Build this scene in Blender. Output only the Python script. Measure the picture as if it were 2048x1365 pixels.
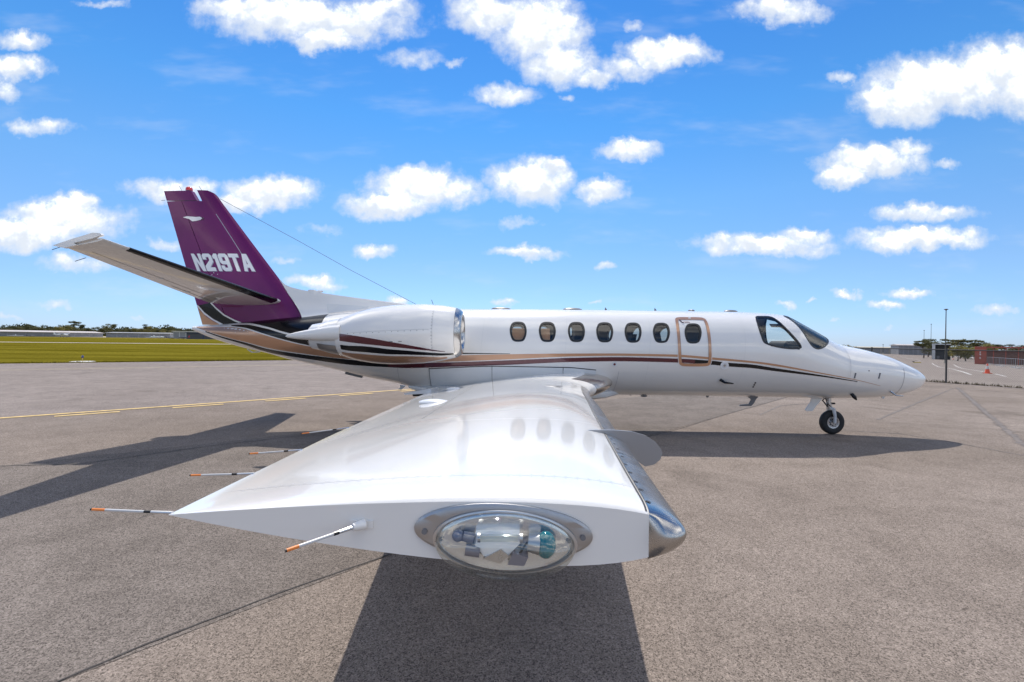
import bpy, bmesh, math, random
import numpy as np
from mathutils import Vector, Matrix
random.seed(7); rng = np.random.default_rng(7)
for o in list(bpy.data.objects): bpy.data.objects.remove(o)
S = bpy.context.scene
COL = S.collection
R = math.radians

# ------------------------------------------------------------------ camera
FPX = 910.0; CAMH = 1.77; ROLL = math.atan(27/2048.0); HC = 679.5
PITCH = -math.atan((682.5-HC)/FPX)
cam = bpy.data.cameras.new('camera'); camo = bpy.data.objects.new('camera', cam); COL.objects.link(camo)
cam.sensor_width = 36; cam.lens = 36*FPX/2048; cam.clip_start = .02; cam.clip_end = 20000
CAMROT = Matrix.Rotation(R(90)+PITCH, 3, 'X') @ Matrix.Rotation(ROLL, 3, 'Z')
camo.matrix_world = Matrix.Translation((0, 0, CAMH)) @ CAMROT.to_4x4()
S.camera = camo
# ------------------------------------------------------------------ sky and sun
SUNV = Vector((-.055, .60, 1.0)).normalized()
SUN_EL = math.asin(SUNV.z); SUN_AZ = math.atan2(SUNV.x, SUNV.y)
sun = bpy.data.lights.new('sun', 'SUN'); sun.energy = 3.35; sun.angle = R(.53); sun.color = (1, .935, .84)
suno = bpy.data.objects.new('sun', sun); COL.objects.link(suno)
suno.rotation_euler = (-SUNV).to_track_quat('-Z', 'Y').to_euler(); suno.location = (0, 30, 60)
S.view_settings.view_transform = 'Standard'; S.view_settings.look = 'None'
S.view_settings.gamma = 1; S.view_settings.exposure = 0.48; S.view_settings.use_curve_mapping = False
SKY_STRENGTH = .109

def ray(px, py):
    return (CAMROT @ Vector(((px-1024)/FPX, -(py-682.5)/FPX, -1))).normalized()
def P(px, py, Y):
    d = ray(px, py); t = Y/d.y
    return Vector((d.x*t, Y, CAMH+d.z*t))

class NT:
    """tiny helper to wire shader nodes"""
    def __init__(s, tree): s.t = tree; s.n = tree.nodes; s.l = tree.links
    def new(s, typ, **kw):
        n = s.n.new(typ)
        for k, v in kw.items(): setattr(n, k, v)
        return n
    def put(s, sock, v):
        if hasattr(v, 'links') or isinstance(v, bpy.types.NodeSocket): s.l.new(v, sock)
        else: sock.default_value = v
    def math(s, op, a, b=0, c=0, clamp=False):
        n = s.new('ShaderNodeMath', operation=op, use_clamp=clamp)
        s.put(n.inputs[0], a); s.put(n.inputs[1], b); s.put(n.inputs[2], c); return n.outputs[0]
    def vmath(s, op, a, b=(0, 0, 0)):
        n = s.new('ShaderNodeVectorMath', operation=op)
        s.put(n.inputs[0], a); s.put(n.inputs[1], b)
        return n.outputs['Value'] if op in ('LENGTH', 'DOT_PRODUCT', 'DISTANCE') else n.outputs[0]
    def mix(s, f, a, b, mode='MIX'):
        n = s.new('ShaderNodeMix', data_type='RGBA', blend_type=mode)
        s.put(n.inputs[0], f); s.put(n.inputs[6], a); s.put(n.inputs[7], b); return n.outputs[2]
    def ramp(s, f, a, b, lo=0., hi=1., smooth=True):
        n = s.new('ShaderNodeMapRange', interpolation_type='SMOOTHSTEP' if smooth else 'LINEAR')
        s.put(n.inputs[0], f); s.put(n.inputs[1], a); s.put(n.inputs[2], b); s.put(n.inputs[3], lo); s.put(n.inputs[4], hi)
        return n.outputs[0]
    def noise(s, vec, scale, detail=4, rough=.55, color=False, dist=0.):
        n = s.new('ShaderNodeTexNoise'); n.inputs['Scale'].default_value = scale
        n.inputs['Detail'].default_value = detail; n.inputs['Roughness'].default_value = rough
        n.inputs['Distortion'].default_value = dist
        if vec is not None: s.l.new(vec, n.inputs['Vector'])
        return n.outputs['Color' if color else 'Fac']

def rgba(c): return (c[0], c[1], c[2], 1)

W = bpy.data.worlds.new('World'); S.world = W; W.use_nodes = True
w = NT(W.node_tree); w.n.clear()
sky = w.new('ShaderNodeTexSky', sky_type='NISHITA', sun_disc=False)
sky.sun_elevation = SUN_EL; sky.sun_rotation = SUN_AZ; sky.air_density = 1.0; sky.dust_density = .1; sky.ozone_density = 2.5
tc = w.new('ShaderNodeTexCoord')
sep = w.new('ShaderNodeSeparateXYZ'); w.l.new(tc.outputs['Generated'], sep.inputs[0])
X, Y, Z = sep.outputs
az = w.math('ARCTAN2', X, Y); el = w.math('ARCSINE', Z)
yi = w.math('MAXIMUM', Y, .12)   # direction measured on the far plane y = 1, where cloud bases are level
cmb = w.new('ShaderNodeCombineXYZ'); w.l.new(w.math('DIVIDE', X, yi), cmb.inputs[0]); w.l.new(w.math('DIVIDE', Z, yi), cmb.inputs[1])
ae = cmb.outputs[0]
# billowy warp of the direction coordinates, two scales
n1 = w.vmath('MULTIPLY', w.vmath('SUBTRACT', w.noise(ae, 14, 2, .5, True), (.5, .5, .5)), (.06, .05, 0))
n2 = w.vmath('MULTIPLY', w.vmath('SUBTRACT', w.noise(ae, 48, 4, .6, True), (.5, .5, .5)), (.028, .028, 0))
pw = w.vmath('ADD', w.vmath('ADD', ae, n1), n2)
BLOBS = [(620,40,200,48,1),(490,15,110,28,.9),(650,82,75,22,1),(770,18,80,28,.8),
 (985,25,90,50,1),(1080,65,95,70,1),(1120,130,80,42,.95),(1180,155,75,24,.75),(1330,108,95,32,.95),(1250,135,70,30,.7),(830,115,75,26,.45),
 (1010,190,75,26,.75),(905,132,26,12,.55),(1130,196,22,12,.4),(1265,52,28,18,.5),(1560,20,105,28,.8),
 (1895,170,170,62,1),(1800,205,95,45,1),(2010,140,120,62,1),(1690,150,38,16,.6),(2080,180,120,60,1),
 (1740,325,100,36,1),(1690,355,52,26,.9),(1820,298,45,22,.75),(1890,330,42,11,.5),(1260,302,66,22,.9),
 (1060,365,85,46,1),(1205,380,58,24,.9),(1110,340,40,22,.9),(845,375,110,40,1),(780,408,100,28,.95),(925,385,50,24,.7),(980,360,30,16,.4),
 (345,378,100,28,.8),(540,385,95,34,1),(470,408,80,20,.8),(130,440,125,36,1),(50,468,120,30,1),(150,408,55,22,1),(-60,470,80,32,1),
 (20,135,85,30,.85),(45,80,58,20,.75),(10,180,34,28,.7),(80,255,90,20,.65),(160,527,95,24,.6),(330,488,45,15,.6),
 (1530,490,150,22,.9),(1450,490,60,22,.8),(1610,474,65,16,.75),(1840,478,135,24,1),(1850,425,110,20,.8),(1050,502,78,16,.8),(745,500,42,16,.8),
 (1210,537,28,11,.6),(630,568,65,16,.75),(560,522,40,12,.35),(110,612,40,13,.4),(20,630,40,10,.4),(1820,585,58,11,.8),(1700,588,30,9,.75),
 (1770,610,42,11,.75),(1575,608,27,8,.55),(1630,602,16,6,.5),(1665,640,20,6,.4),(1990,626,55,11,.5),(1010,608,30,10,.7),(795,598,28,11,.8),
 (1780,662,18,6,.3),(270,632,30,7,.25),(1190,610,16,6,.5),(640,455,60,18,.25),(1040,450,60,14,.25),(205,10,80,12,.4)]
field = None; lift = None
for (px, py, rx, ry, amp) in BLOBS:
    d0 = ray(px, py); u0, v0 = d0.x/d0.y, d0.z/d0.y; r1, r2 = rx/FPX, ry/FPX
    qn = w.new('ShaderNodeVectorMath', operation='MULTIPLY_ADD'); w.l.new(pw, qn.inputs[0])
    qn.inputs[1].default_value = (1/r1, 1/r2, 0); qn.inputs[2].default_value = (-u0/r1, -v0/r2, 0); q = qn.outputs[0]
    D = w.math('MULTIPLY_ADD', w.vmath('DOT_PRODUCT', q, q), -.8, amp)
    L = w.math('ADD', D, w.vmath('DOT_PRODUCT', q, (0, .5, 0)))
    field = D if field is None else w.math('MAXIMUM', field, D)
    lift = L if lift is None else w.math('MAXIMUM', lift, L)
high = w.math('SUBTRACT', lift, field)      # above or below the middle of its cloud
field = w.math('MAXIMUM', field, -2)
# the same kind of scattered cumulus everywhere the blobs above do not reach
pl = w.new('ShaderNodeCombineXYZ')
zz = w.math('ADD', w.math('MAXIMUM', Z, 0), .12)
w.l.new(w.math('DIVIDE', X, zz), pl.inputs[0]); w.l.new(w.math('DIVIDE', Y, zz), pl.inputs[1])
gen = w.ramp(w.noise(pl.outputs[0], 1.1, 5, .55), .44, .62, -.35, 1.0, False)
front = w.math('MULTIPLY', w.ramp(w.math('ABSOLUTE', az), .86, .98, 1, 0), w.ramp(el, .62, .72, 1, 0))
field = w.math('ADD', w.math('MULTIPLY', field, front), w.math('MULTIPLY', gen, w.math('SUBTRACT', 1, front)))
fine = w.noise(ae, 26, 5, .62)
dens = w.math('ADD', field, w.math('MULTIPLY', w.math('SUBTRACT', fine, .5), 1.35))
alpha = w.ramp(dens, -.30, .92)
alpha = w.math('MULTIPLY', alpha, w.ramp(Z, -.002, .02))
mpw = w.new('ShaderNodeMapping'); w.l.new(ae, mpw.inputs[0]); mpw.inputs['Rotation'].default_value = (0, 0, R(-14)); mpw.inputs['Scale'].default_value = (2.0, 7, 1)
wisp = w.math('MULTIPLY', w.ramp(w.noise(mpw.outputs[0], 1.6, 4, .6), .5, .82, 0, .28), w.ramp(Z, 0, .05))
alpha = w.math('MULTIPLY', w.math('MAXIMUM', alpha, wisp), .98)
thick = w.ramp(dens, .30, 1.15)
lum = w.math('ADD', high, w.math('MULTIPLY', w.math('SUBTRACT', w.noise(ae, 20, 3, .6), .5), 1.5))
ccol = w.mix(w.math('MULTIPLY', w.ramp(lum, -.30, .75, .0, 1), thick), rgba((.295, .318, .352)), rgba((1.0, .97, .93)))
CLOUD_GAIN = 1.95/SKY_STRENGTH
cl = w.mix(1, ccol, rgba((CLOUD_GAIN,)*3), 'MULTIPLY')
tr = w.new('ShaderNodeValToRGB'); els = tr.color_ramp.elements
w.l.new(w.ramp(el, 0, .7, 0, 1, False), tr.inputs[0])
els[0].position = 0; els[0].color = rgba((.44, .61, 1.08)); els[1].position = 1; els[1].color = rgba((.23, .65, 1.05))
for p_, c_ in ((.2, (.54, .69, .90)), (.41, (.51, .80, 1.0)), (.62, (.355, .79, 1.08)), (.9, (.25, .68, 1.08))):
    e_ = els.new(p_); e_.color = rgba(c_)
skc = w.mix(1, sky.outputs[0], tr.outputs[0], 'MULTIPLY')
W.cycles.sampling_method = 'MANUAL'; W.cycles.sample_map_resolution = 512
bg = w.new('ShaderNodeBackground'); bg.inputs[1].default_value = SKY_STRENGTH
w.l.new(w.mix(alpha, skc, cl), bg.inputs[0])
wo = w.new('ShaderNodeOutputWorld'); w.l.new(bg.outputs[0], wo.inputs[0])

# ------------------------------------------------------------------ materials
def setp(b, **kw):
    for k, v in kw.items(): b.inputs[k.replace('_', ' ')].default_value = v
MATS = {}
def mat(name, color, rough=.5, metal=0., coat=0., spec=.5, var=0., vscale=3., bump=0., bscale=40., coat_rough=.03, emis=None, rvar=0.):
    m = bpy.data.materials.new(name); m.use_nodes = True; t = NT(m.node_tree)
    b = t.n['Principled BSDF']; setp(b, Base_Color=rgba(color), Roughness=rough, Metallic=metal, Coat_Weight=coat, Coat_Roughness=coat_rough, Specular_IOR_Level=spec)
    tcn = t.new('ShaderNodeTexCoord')
    if var:
        f = t.noise(tcn.outputs['Object'], vscale, 5, .6)
        lo = tuple(max(0, c*(1-var)) for c in color); hi = tuple(min(1, c*(1+var)) for c in color)
        t.l.new(t.mix(t.ramp(f, .3, .7), rgba(lo), rgba(hi)), b.inputs['Base Color'])
    if rvar:
        f = t.noise(tcn.outputs['Object'], 9, 5, .65)
        t.l.new(t.ramp(f, .3, .75, rough, rough+rvar), b.inputs['Roughness'])
    if bump:
        bn = t.new('ShaderNodeBump'); bn.inputs['Strength'].default_value = bump; bn.inputs['Distance'].default_value = .01
        t.l.new(t.noise(tcn.outputs['Object'], bscale, 4, .6), bn.inputs['Height']); t.l.new(bn.outputs[0], b.inputs['Normal'])
    if emis: setp(b, Emission_Color=rgba(emis[0]), Emission_Strength=emis[1])
    MATS[name] = m; return m
def glass(name, tint, rough=.01, fres=1.45):
    m = bpy.data.materials.new(name); m.use_nodes = True; t = NT(m.node_tree); t.n.clear()
    tr = t.new('ShaderNodeBsdfTransparent'); tr.inputs[0].default_value = rgba(tint)
    gl = t.new('ShaderNodeBsdfGlossy'); gl.inputs['Roughness'].default_value = rough
    lw_ = t.new('ShaderNodeLayerWeight'); lw_.inputs[0].default_value = .5; r0 = ((fres-1)/(fres+1))**2
    fr = t.math('MULTIPLY_ADD', t.math('POWER', lw_.outputs['Facing'], 5), 1-2*r0, 2*r0)
    mx = t.new('ShaderNodeMixShader'); t.l.new(fr, mx.inputs[0]); t.l.new(tr.outputs[0], mx.inputs[1]); t.l.new(gl.outputs[0], mx.inputs[2])
    o = t.new('ShaderNodeOutputMaterial'); t.l.new(mx.outputs[0], o.inputs[0]); MATS[name] = m; return m

WHITE = mat('white_paint', (.775, .755, .725), .22, coat=.8, var=.02, vscale=1.5, coat_rough=.05)
FAIR = mat('fairing_white', (.66, .675, .69), .3, coat=.6, var=.03)
CHROME = mat('polished_metal', (.64, .595, .555), .15, metal=1., rvar=.10)
DULLM = mat('dull_metal', (.42, .42, .43), .33, metal=1., var=.1, rvar=.15)
STEEL = mat('steel', (.55, .55, .56), .25, metal=1., rvar=.1)
BLACKP = mat('black_paint', (.005, .005, .007), .25, coat=.25, spec=.3)
NAVY = mat('navy_paint', (.008, .010, .05), .2, coat=1.)
MAROON = mat('maroon_paint', (.085, .005, .017), .22, metal=.3, coat=1.)
PURPLE = mat('purple_paint', (.150, .015, .105), .22, metal=.15, spec=.25, coat=.18, var=.08, vscale=1.2)
COPPER = mat('copper_paint', (.50, .27, .155), .3, metal=.45, coat=1., var=.04)
RUBBER = mat('rubber', (.013, .013, .014), .65, bump=.2, bscale=60)
BOOT = mat('boot_rubber', (.008, .008, .010), .22, coat=.3)
SEAL = mat('window_seal', (.010, .010, .011), .35)
DARK = mat('dark_interior', (.018, .018, .020), .55)
SEATM = mat('seat_leather', (.045, .042, .042), .5)
LINER = mat('cabin_liner', (.62, .60, .56), .6)
BLIND = mat('window_blind', (.80, .44, .22), .6, var=.06, vscale=30)
CAPM = mat('cap_metal', (.47, .45, .43), .2, metal=1., rvar=.12)
LIPM = mat('lip_metal', (.50, .49, .48), .2, metal=1., rvar=.1)
FENCEP = mat('fence_plate', (.30, .30, .31), .32, metal=.25, coat=.3)
SEAM = mat('panel_seam', (.16, .16, .17), .6)
SEAMD = mat('panel_seam_dark', (.02, .02, .022), .6)
GREYD = mat('antenna_grey', (.16, .16, .17), .4)
BEACON = mat('red_beacon', (.70, .012, .008), .2, coat=1.)
ORANGE = mat('wick_orange', (.78, .22, .035), .5)
WICK = mat('wick_grey', (.55, .55, .55), .4)
LETTER = mat('letter_white', (.78, .78, .79), .3, coat=1.)
LETTERG = mat('letter_grey', (.36, .33, .42), .3, coat=1.)
GREENB = mat('green_bulb', (.005, .16, .19), .08, coat=1.)
LAMPW = mat('lamp_white', (.88, .89, .92), .12, coat=1.)
MIRR = mat('reflector_silver', (.72, .73, .74), .16, metal=.85, rvar=.12)
LAMPD = mat('lamp_dark', (.15, .15, .20), .2, coat=1.)
GL_CAB = glass('cabin_glass', (.62, .63, .63))
GL_SCR = glass('cockpit_glass', (.86, .88, .87))
GL_LENS = glass('lens_plastic', (.94, .95, .92), .02, 1.55)
STENCIL = mat('stencil', (.12, .02, .03), .5)

# ------------------------------------------------------------------ mesh helpers
def sharpen(me, ang=38):
    bm = bmesh.new(); bm.from_mesh(me); bmesh.ops.recalc_face_normals(bm, faces=bm.faces)
    lim = R(ang)
    for f in bm.faces: f.smooth = True
    for e in bm.edges:
        if len(e.link_faces) == 2 and e.calc_face_angle(0) > lim: e.smooth = False
    bm.to_mesh(me); bm.free()
def obj(name, V, F, m, parent=None, org=None, smooth=True, ang=38, recalc=True):
    if org is None: org = ORG.get(parent.name, (0, 0, 0)) if parent else (0, 0, 0)
    V = [(v[0]-org[0], v[1]-org[1], v[2]-org[2]) for v in V]
    me = bpy.data.meshes.new(name); me.from_pydata(V, [], F); me.materials.append(m)
    if smooth: sharpen(me, ang)
    elif recalc:
        bm = bmesh.new(); bm.from_mesh(me); bmesh.ops.recalc_face_normals(bm, faces=bm.faces); bm.to_mesh(me); bm.free()
    o = bpy.data.objects.new(name, me); COL.objects.link(o)
    if parent: o.parent = parent; ORG[o.name] = org
    return o
ORG = {}
def thing(name, label, cat, loc=(0, 0, 0), group=None, kind=None):
    o = bpy.data.objects.new(name, None); COL.objects.link(o); o.location = loc; o.empty_display_size = .3
    ORG[o.name] = tuple(loc); tag(o, label, cat, group, kind); return o
def tag(o, label=None, cat=None, group=None, kind=None):
    for k, v in (('label', label), ('category', cat), ('group', group), ('kind', kind)):
        if v: o[k] = v
    return o
class MB:
    """collects shapes of one mesh"""
    def __init__(s): s.V = []; s.F = []
    def add(s, V, F):
        b = len(s.V); s.V += [tuple(v) for v in V]; s.F += [tuple(i+b for i in f) for f in F]; return s
    def grid(s, G, closed=False):
        n = len(G); k = len(G[0]); V = [p for r in G for p in r]; F = []
        for i in range(n-1):
            for j in range(k if closed else k-1):
                j2 = (j+1) % k; F.append((i*k+j, i*k+j2, (i+1)*k+j2, (i+1)*k+j))
        return s.add(V, F)
    def loft(s, rings, cap0=True, cap1=True):
        k = len(rings[0]); b = len(s.V); s.grid(rings, True)
        if cap0: s.F.append(tuple(b+i for i in range(k))[::-1])
        if cap1: s.F.append(tuple(b+(len(rings)-1)*k+i for i in range(k)))
        return s
    def tube(s, pts, r, seg=10, cap=True, sx=None):
        pts = [Vector(p) for p in pts]; rr = r if isinstance(r, (list, tuple)) else [r]*len(pts)
        rings = []; up = Vector((0, 0, 1))
        for i, p in enumerate(pts):
            d = (pts[min(i+1, len(pts)-1)]-pts[max(i-1, 0)]).normalized()
            a = d.cross(up if abs(d.z) < .95 else Vector((1, 0, 0))).normalized(); b = d.cross(a)
            rings.append([p+a*math.cos(t)*rr[i]+b*math.sin(t)*rr[i] for t in (2*math.pi*q/seg for q in range(seg))])
        return s.loft(rings, cap, cap)
    def box(s, c, d, rz=0., bev=0.):
        x, y, z = d[0]/2, d[1]/2, d[2]/2; cs, sn = math.cos(rz), math.sin(rz)
        V = [(c[0]+cs*a*x-sn*b*y, c[1]+sn*a*x+cs*b*y, c[2]+e*z) for e in (-1, 1) for b in (-1, 1) for a in (-1, 1)]
        return s.add(V, [(0, 2, 3, 1), (4, 5, 7, 6), (0, 1, 5, 4), (2, 6, 7, 3), (0, 4, 6, 2), (1, 3, 7, 5)])
    def ell(s, c, r, nu=16, nv=10, a0=-90, a1=90):
        G = []
        for i in range(nv+1):
            t = R(a0+(a1-a0)*i/nv)
            G.append([(c[0]+r[0]*math.cos(t)*math.cos(q), c[1]+r[1]*math.cos(t)*math.sin(q), c[2]+r[2]*math.sin(t)) for q in (2*math.pi*k/nu for k in range(nu))])
        return s.grid(G, True)
    def disc(s, c, n, r, seg=12):
        n = Vector(n).normalized(); a = n.orthogonal().normalized(); b = n.cross(a); c = Vector(c)
        return s.add([c+a*math.cos(t)*r+b*math.sin(t)*r for t in (2*math.pi*q/seg for q in range(seg))], [tuple(range(seg))])
    def prism(s, poly, vec):
        """extrude a 3d polygon along vec"""
        k = len(poly); vec = Vector(vec); V = [Vector(p) for p in poly]+[Vector(p)+vec for p in poly]
        return s.add(V, [tuple(range(k))[::-1], tuple(range(k, 2*k))]+[(i, (i+1) % k, k+(i+1) % k, k+i) for i in range(k)])
    def build(s, name, m, parent=None, **kw): return obj(name, s.V, s.F, m, parent, **kw)
def pchip(xs, ys):
    xs = np.array(xs, float); ys = np.array(ys, float)
    if xs[0] > xs[-1]: xs, ys = xs[::-1], ys[::-1]
    h = np.diff(xs); d = np.diff(ys)/h; m = np.zeros(len(xs)); m[0], m[-1] = d[0], d[-1]
    for i in range(1, len(xs)-1):
        if d[i-1]*d[i] > 0: m[i] = (h[i-1]+h[i])/(h[i-1]/d[i-1]+h[i]/d[i]) if True else 0
    def f(x):
        x = min(max(x, xs[0]), xs[-1]); i = int(min(max(np.searchsorted(xs, x)-1, 0), len(h)-1)); t = (x-xs[i])/h[i]
        return float((1+2*t)*(1-t)**2*ys[i]+t*(1-t)**2*h[i]*m[i]+t*t*(3-2*t)*ys[i+1]+t*t*(t-1)*h[i]*m[i+1])
    return f
def lin(xs, ys):
    return lambda x: float(np.interp(x, xs, ys))

# ------------------------------------------------------------------ ground
def gz(x, y):
    s = min(max((x-22)/55., 0), 1); s = s*s*(3-2*s); return -1.7*s-.0125*max(0, x-70)
def G(px, py, dz=0.):
    d = ray(px, py); z = 0
    for _ in range(60):
        t = (z+dz-CAMH)/d.z; x, y = d.x*t, d.y*t; z = .5*z+.5*gz(x, y)
    return Vector((x, y, z+dz))
def asphalt(name, c, tint2, contrast=1., patch=.12):
    m = bpy.data.materials.new(name); m.use_nodes = True; t = NT(m.node_tree); b = t.n['Principled BSDF']
    tcn = t.new('ShaderNodeTexCoord'); v = tcn.outputs['Object']
    big = t.noise(v, .16, 5, .6); mid = t.noise(v, 1.7, 6, .7); agg = t.noise(v, 80, 3, .7)
    strk = t.new('ShaderNodeMapping'); t.l.new(v, strk.inputs[0]); strk.inputs['Rotation'].default_value = (0, 0, R(-40)); strk.inputs['Scale'].default_value = (.06, 1.1, 1)
    stv = t.noise(strk.outputs[0], 1.0, 5, .6)
    col = t.mix(t.ramp(big, .32, .68), rgba(c), rgba(tint2))
    col = t.mix(t.ramp(mid, .38, .72, 0, patch*2), col, rgba(tuple(q*.62 for q in c)))
    col = t.mix(t.ramp(stv, .48, .75, 0, .30), col, rgba(tuple(q*.66 for q in c)))
    st = t.noise(v, .55, 3, .5, dist=.6); col = t.mix(t.ramp(st, .60, .72, 0, .34), col, rgba(tuple(q*.45 for q in c)))
    sp = t.new('ShaderNodeTexVoronoi'); sp.inputs['Scale'].default_value = .9; t.l.new(v, sp.inputs['Vector'])
    col = t.mix(t.math('MULTIPLY', t.ramp(t.math('ADD', sp.outputs['Distance'], t.math('MULTIPLY', mid, .16)), .10, .17, 1, 0), .35), col, rgba(tuple(q*.3 for q in c)))
    def stones(scale, lo, hi):
        vo = t.new('ShaderNodeTexVoronoi'); vo.inputs['Scale'].default_value = scale; t.l.new(v, vo.inputs['Vector'])
        sc = t.new('ShaderNodeSeparateColor'); t.l.new(vo.outputs['Color'], sc.inputs[0]); return sc.outputs[0], vo.outputs['Distance']
    r1, d1 = stones(150, 0, 1); r2, d2 = stones(58, 0, 1)
    g = t.math('MULTIPLY', t.ramp(r1, .0, 1, .55, 1.45, False), t.ramp(r2, 0, 1, .78, 1.22, False))
    g = t.math('MULTIPLY', g, t.ramp(r1, .10, .26, .30, 1.0)); g = t.math('MULTIPLY', g, t.ramp(d1, .45, .75, 1.08, .72))
    g = t.math('MULTIPLY_ADD', t.math('SUBTRACT', g, 1), contrast, 1)
    cg = t.new('ShaderNodeCombineXYZ')
    for k in range(3): t.l.new(g, cg.inputs[k])
    col = t.mix(1, col, cg.outputs[0], 'MULTIPLY')
    t.l.new(col, b.inputs['Base Color']); setp(b, Roughness=1., Specular_IOR_Level=.08)
    bn = t.new('ShaderNodeBump'); bn.inputs['Strength'].default_value = .5*contrast; bn.inputs['Distance'].default_value = .006
    t.l.new(agg, bn.inputs['Height']); t.l.new(bn.outputs[0], b.inputs['Normal']); MATS[name] = m; return m
ASPH = asphalt('apron_asphalt', (.205, .170, .145), (.265, .223, .195), .68, .2)
LANE = asphalt('apron_lane_asphalt', (.163, .140, .124), (.208, .180, .162), .68, .25)
TAXI = asphalt('taxiway_asphalt', (.232, .197, .178), (.275, .236, .215), .8, .25)
LOT = asphalt('lot_asphalt', (.25, .21, .185), (.29, .25, .22), .7)
CONC = mat('runway_concrete', (.50, .44, .37), .8, var=.1, vscale=.3)
YELLOW = mat('yellow_marking', (.52, .36, .13), .7, var=.22, vscale=6)
FADED = mat('faded_marking', (.33, .27, .18), .8, var=.15, vscale=4)
PWHITE = mat('white_marking', (.62, .60, .57), .7, var=.15, vscale=4)
def grassm(name, a, b_, sc=.12):
    m = bpy.data.materials.new(name); m.use_nodes = True; t = NT(m.node_tree); b = t.n['Principled BSDF']
    v = t.new('ShaderNodeTexCoord').outputs['Object']
    mp = t.new('ShaderNodeMapping'); t.l.new(v, mp.inputs[0]); mp.inputs['Rotation'].default_value = (0, 0, R(-38)); mp.inputs['Scale'].default_value = (.35, 1.6, 1)
    f = t.noise(mp.outputs[0], sc, 7, .62); g = t.noise(v, 3., 5, .7)
    col = t.mix(t.ramp(f, .34, .66), rgba(a), rgba(b_)); col = t.mix(t.ramp(g, .3, .7, .0, .45), col, rgba(tuple(q*.55 for q in a)))
    t.l.new(col, b.inputs['Base Color']); setp(b, Roughness=1., Specular_IOR_Level=.0)
    bn = t.new('ShaderNodeBump'); bn.inputs['Strength'].default_value = .7; bn.inputs['Distance'].default_value = .1
    t.l.new(t.noise(v, 9, 5, .7), bn.inputs['Height']); t.l.new(bn.outputs[0], b.inputs['Normal']); MATS[name] = m; return m
GRASS = grassm('grass', (.098, .082, .008), (.190, .160, .020))
GROUND = grassm('far_ground', (.14, .115, .02), (.19, .155, .035))

def structure(o): o['kind'] = 'structure'; return o
xs = [-9000, -2000, -400, -100, 0, 18]+list(range(22, 80, 4))+[80, 120, 200, 400, 1000, 3000, 20000]
ys = [-3000, -200, -60, 0, 40, 100, 200, 400, 1000, 3000, 12000]
structure(obj('ground', [(x, y, gz(x, y)-.03) for x in xs for y in ys],
    [(i*len(ys)+j, (i+1)*len(ys)+j, (i+1)*len(ys)+j+1, i*len(ys)+j+1) for i in range(len(xs)-1) for j in range(len(ys)-1)], GROUND))
# edges: grass edge line, yellow line, fence line
g0, g1 = G(0, 728), G(590, 721); gd = (g1-g0).normalized(); gd.z = 0; gd.normalize(); gn = Vector((-gd.y, gd.x, 0))
F0 = G(1892, 766); FD = Vector((-.447, .894, 0))
def sheet(name, pts, m, z): return structure(obj(name, [(p[0], p[1], z) for p in pts], [tuple(range(len(pts)))], m, smooth=False))
gA, gB = g0-gd*90, g0+gd*170
fA, fB = F0-FD*60, F0+FD*70
# where the grass edge and fence line meet on the far right
den = gd.x*FD.y-gd.y*FD.x; rr_ = F0-g0; tI = (rr_.x*FD.y-rr_.y*FD.x)/den; corner = g0+gd*tI
sheet('apron', [gA, (gA.x, -80), (fA.x, -80), fA, corner], ASPH, 0)
# taxiway strip beyond the yellow line
y0, y1 = G(0, 838), G(790, 782); yd = (y1-y0).normalized(); yn = Vector((-yd.y, yd.x, 0))
def along(base, d, a, b, n, off0, off1): return [base+d*a+n*off0, base+d*b+n*off0, base+d*b+n*off1, base+d*a+n*off1]
def isect(p, d, q, e):
    dn = d.x*e.y-d.y*e.x; r = q-p; return p+d*((r.x*e.y-r.y*e.x)/dn)
tA, tB = y0-yd*60+yn*.12, isect(y0+yn*.12, yd, F0, FD)
sheet('taxiway', [tA, tB, corner-gd*.0, gA], TAXI, .004)
# yellow lines
sheet('taxi_edge_line', along(y0, yd, -40, 42, yn, -.01, .15), YELLOW, .008)
yb0 = G(107, 836); 
LW = .15
per = (G(345, 817)-yb0).length; ln = (G(240, 826)-yb0).length
for k in range(-3, 8):
    a = (yb0-y0).dot(yd)+k*per; o = sheet('taxi_dash_line', along(y0, yd, a, a+ln, yn, -.36, -.21), YELLOW, .008)
f0, f1 = G(0, 741.5), G(420, 734); fd_ = (f1-f0).normalized(); sheet('faded_edge_line', along(f0, fd_, -40, 60, Vector((-fd_.y, fd_.x, 0)), -.09, .09), FADED, .008)
f0, f1 = G(80, 739.), G(400, 733); sheet('faded_edge_line', along(f0, fd_, -40, 60, Vector((-fd_.y, fd_.x, 0)), .2, .32), FADED, .008)
# grass field, far runway, lot
sheet('grass_field', [gA, corner+gd*0, corner+gn*150, gA+gn*400-gd*200], GRASS, .0)
r0, r1 = G(0, 684.6), G(420, 688.6); rd = (r1-r0).normalized(); rn = Vector((-rd.y, rd.x, 0))
sheet('runway', along(r0, rd, -150, 150, rn, -1.9, 1.9), CONC, .02)
h0, h1 = G(0, 672.2), G(400, 677.2); hd = (h1-h0).normalized(); hn = Vector((-hd.y, hd.x, 0))
sheet('hangar_apron', along(h0, hd, -300, 260, hn, -9, 60), CONC, .02)
LV = []; lt = [-58+4*i for i in range(60)]; lw_ = [0, .6]+[2+3*i for i in range(30)]+[120, 180, 300]
FN = Vector((FD.y, -FD.x, 0))
for a in lt:
    for b in lw_:
        p = F0+FD*a+FN*b; LV.append((p.x, p.y, gz(p.x, p.y)))
structure(obj('parking_lot', LV, [(i*len(lw_)+j, (i+1)*len(lw_)+j, (i+1)*len(lw_)+j+1, i*len(lw_)+j+1) for i in range(len(lt)-1) for j in range(len(lw_)-1)], LOT))
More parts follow.
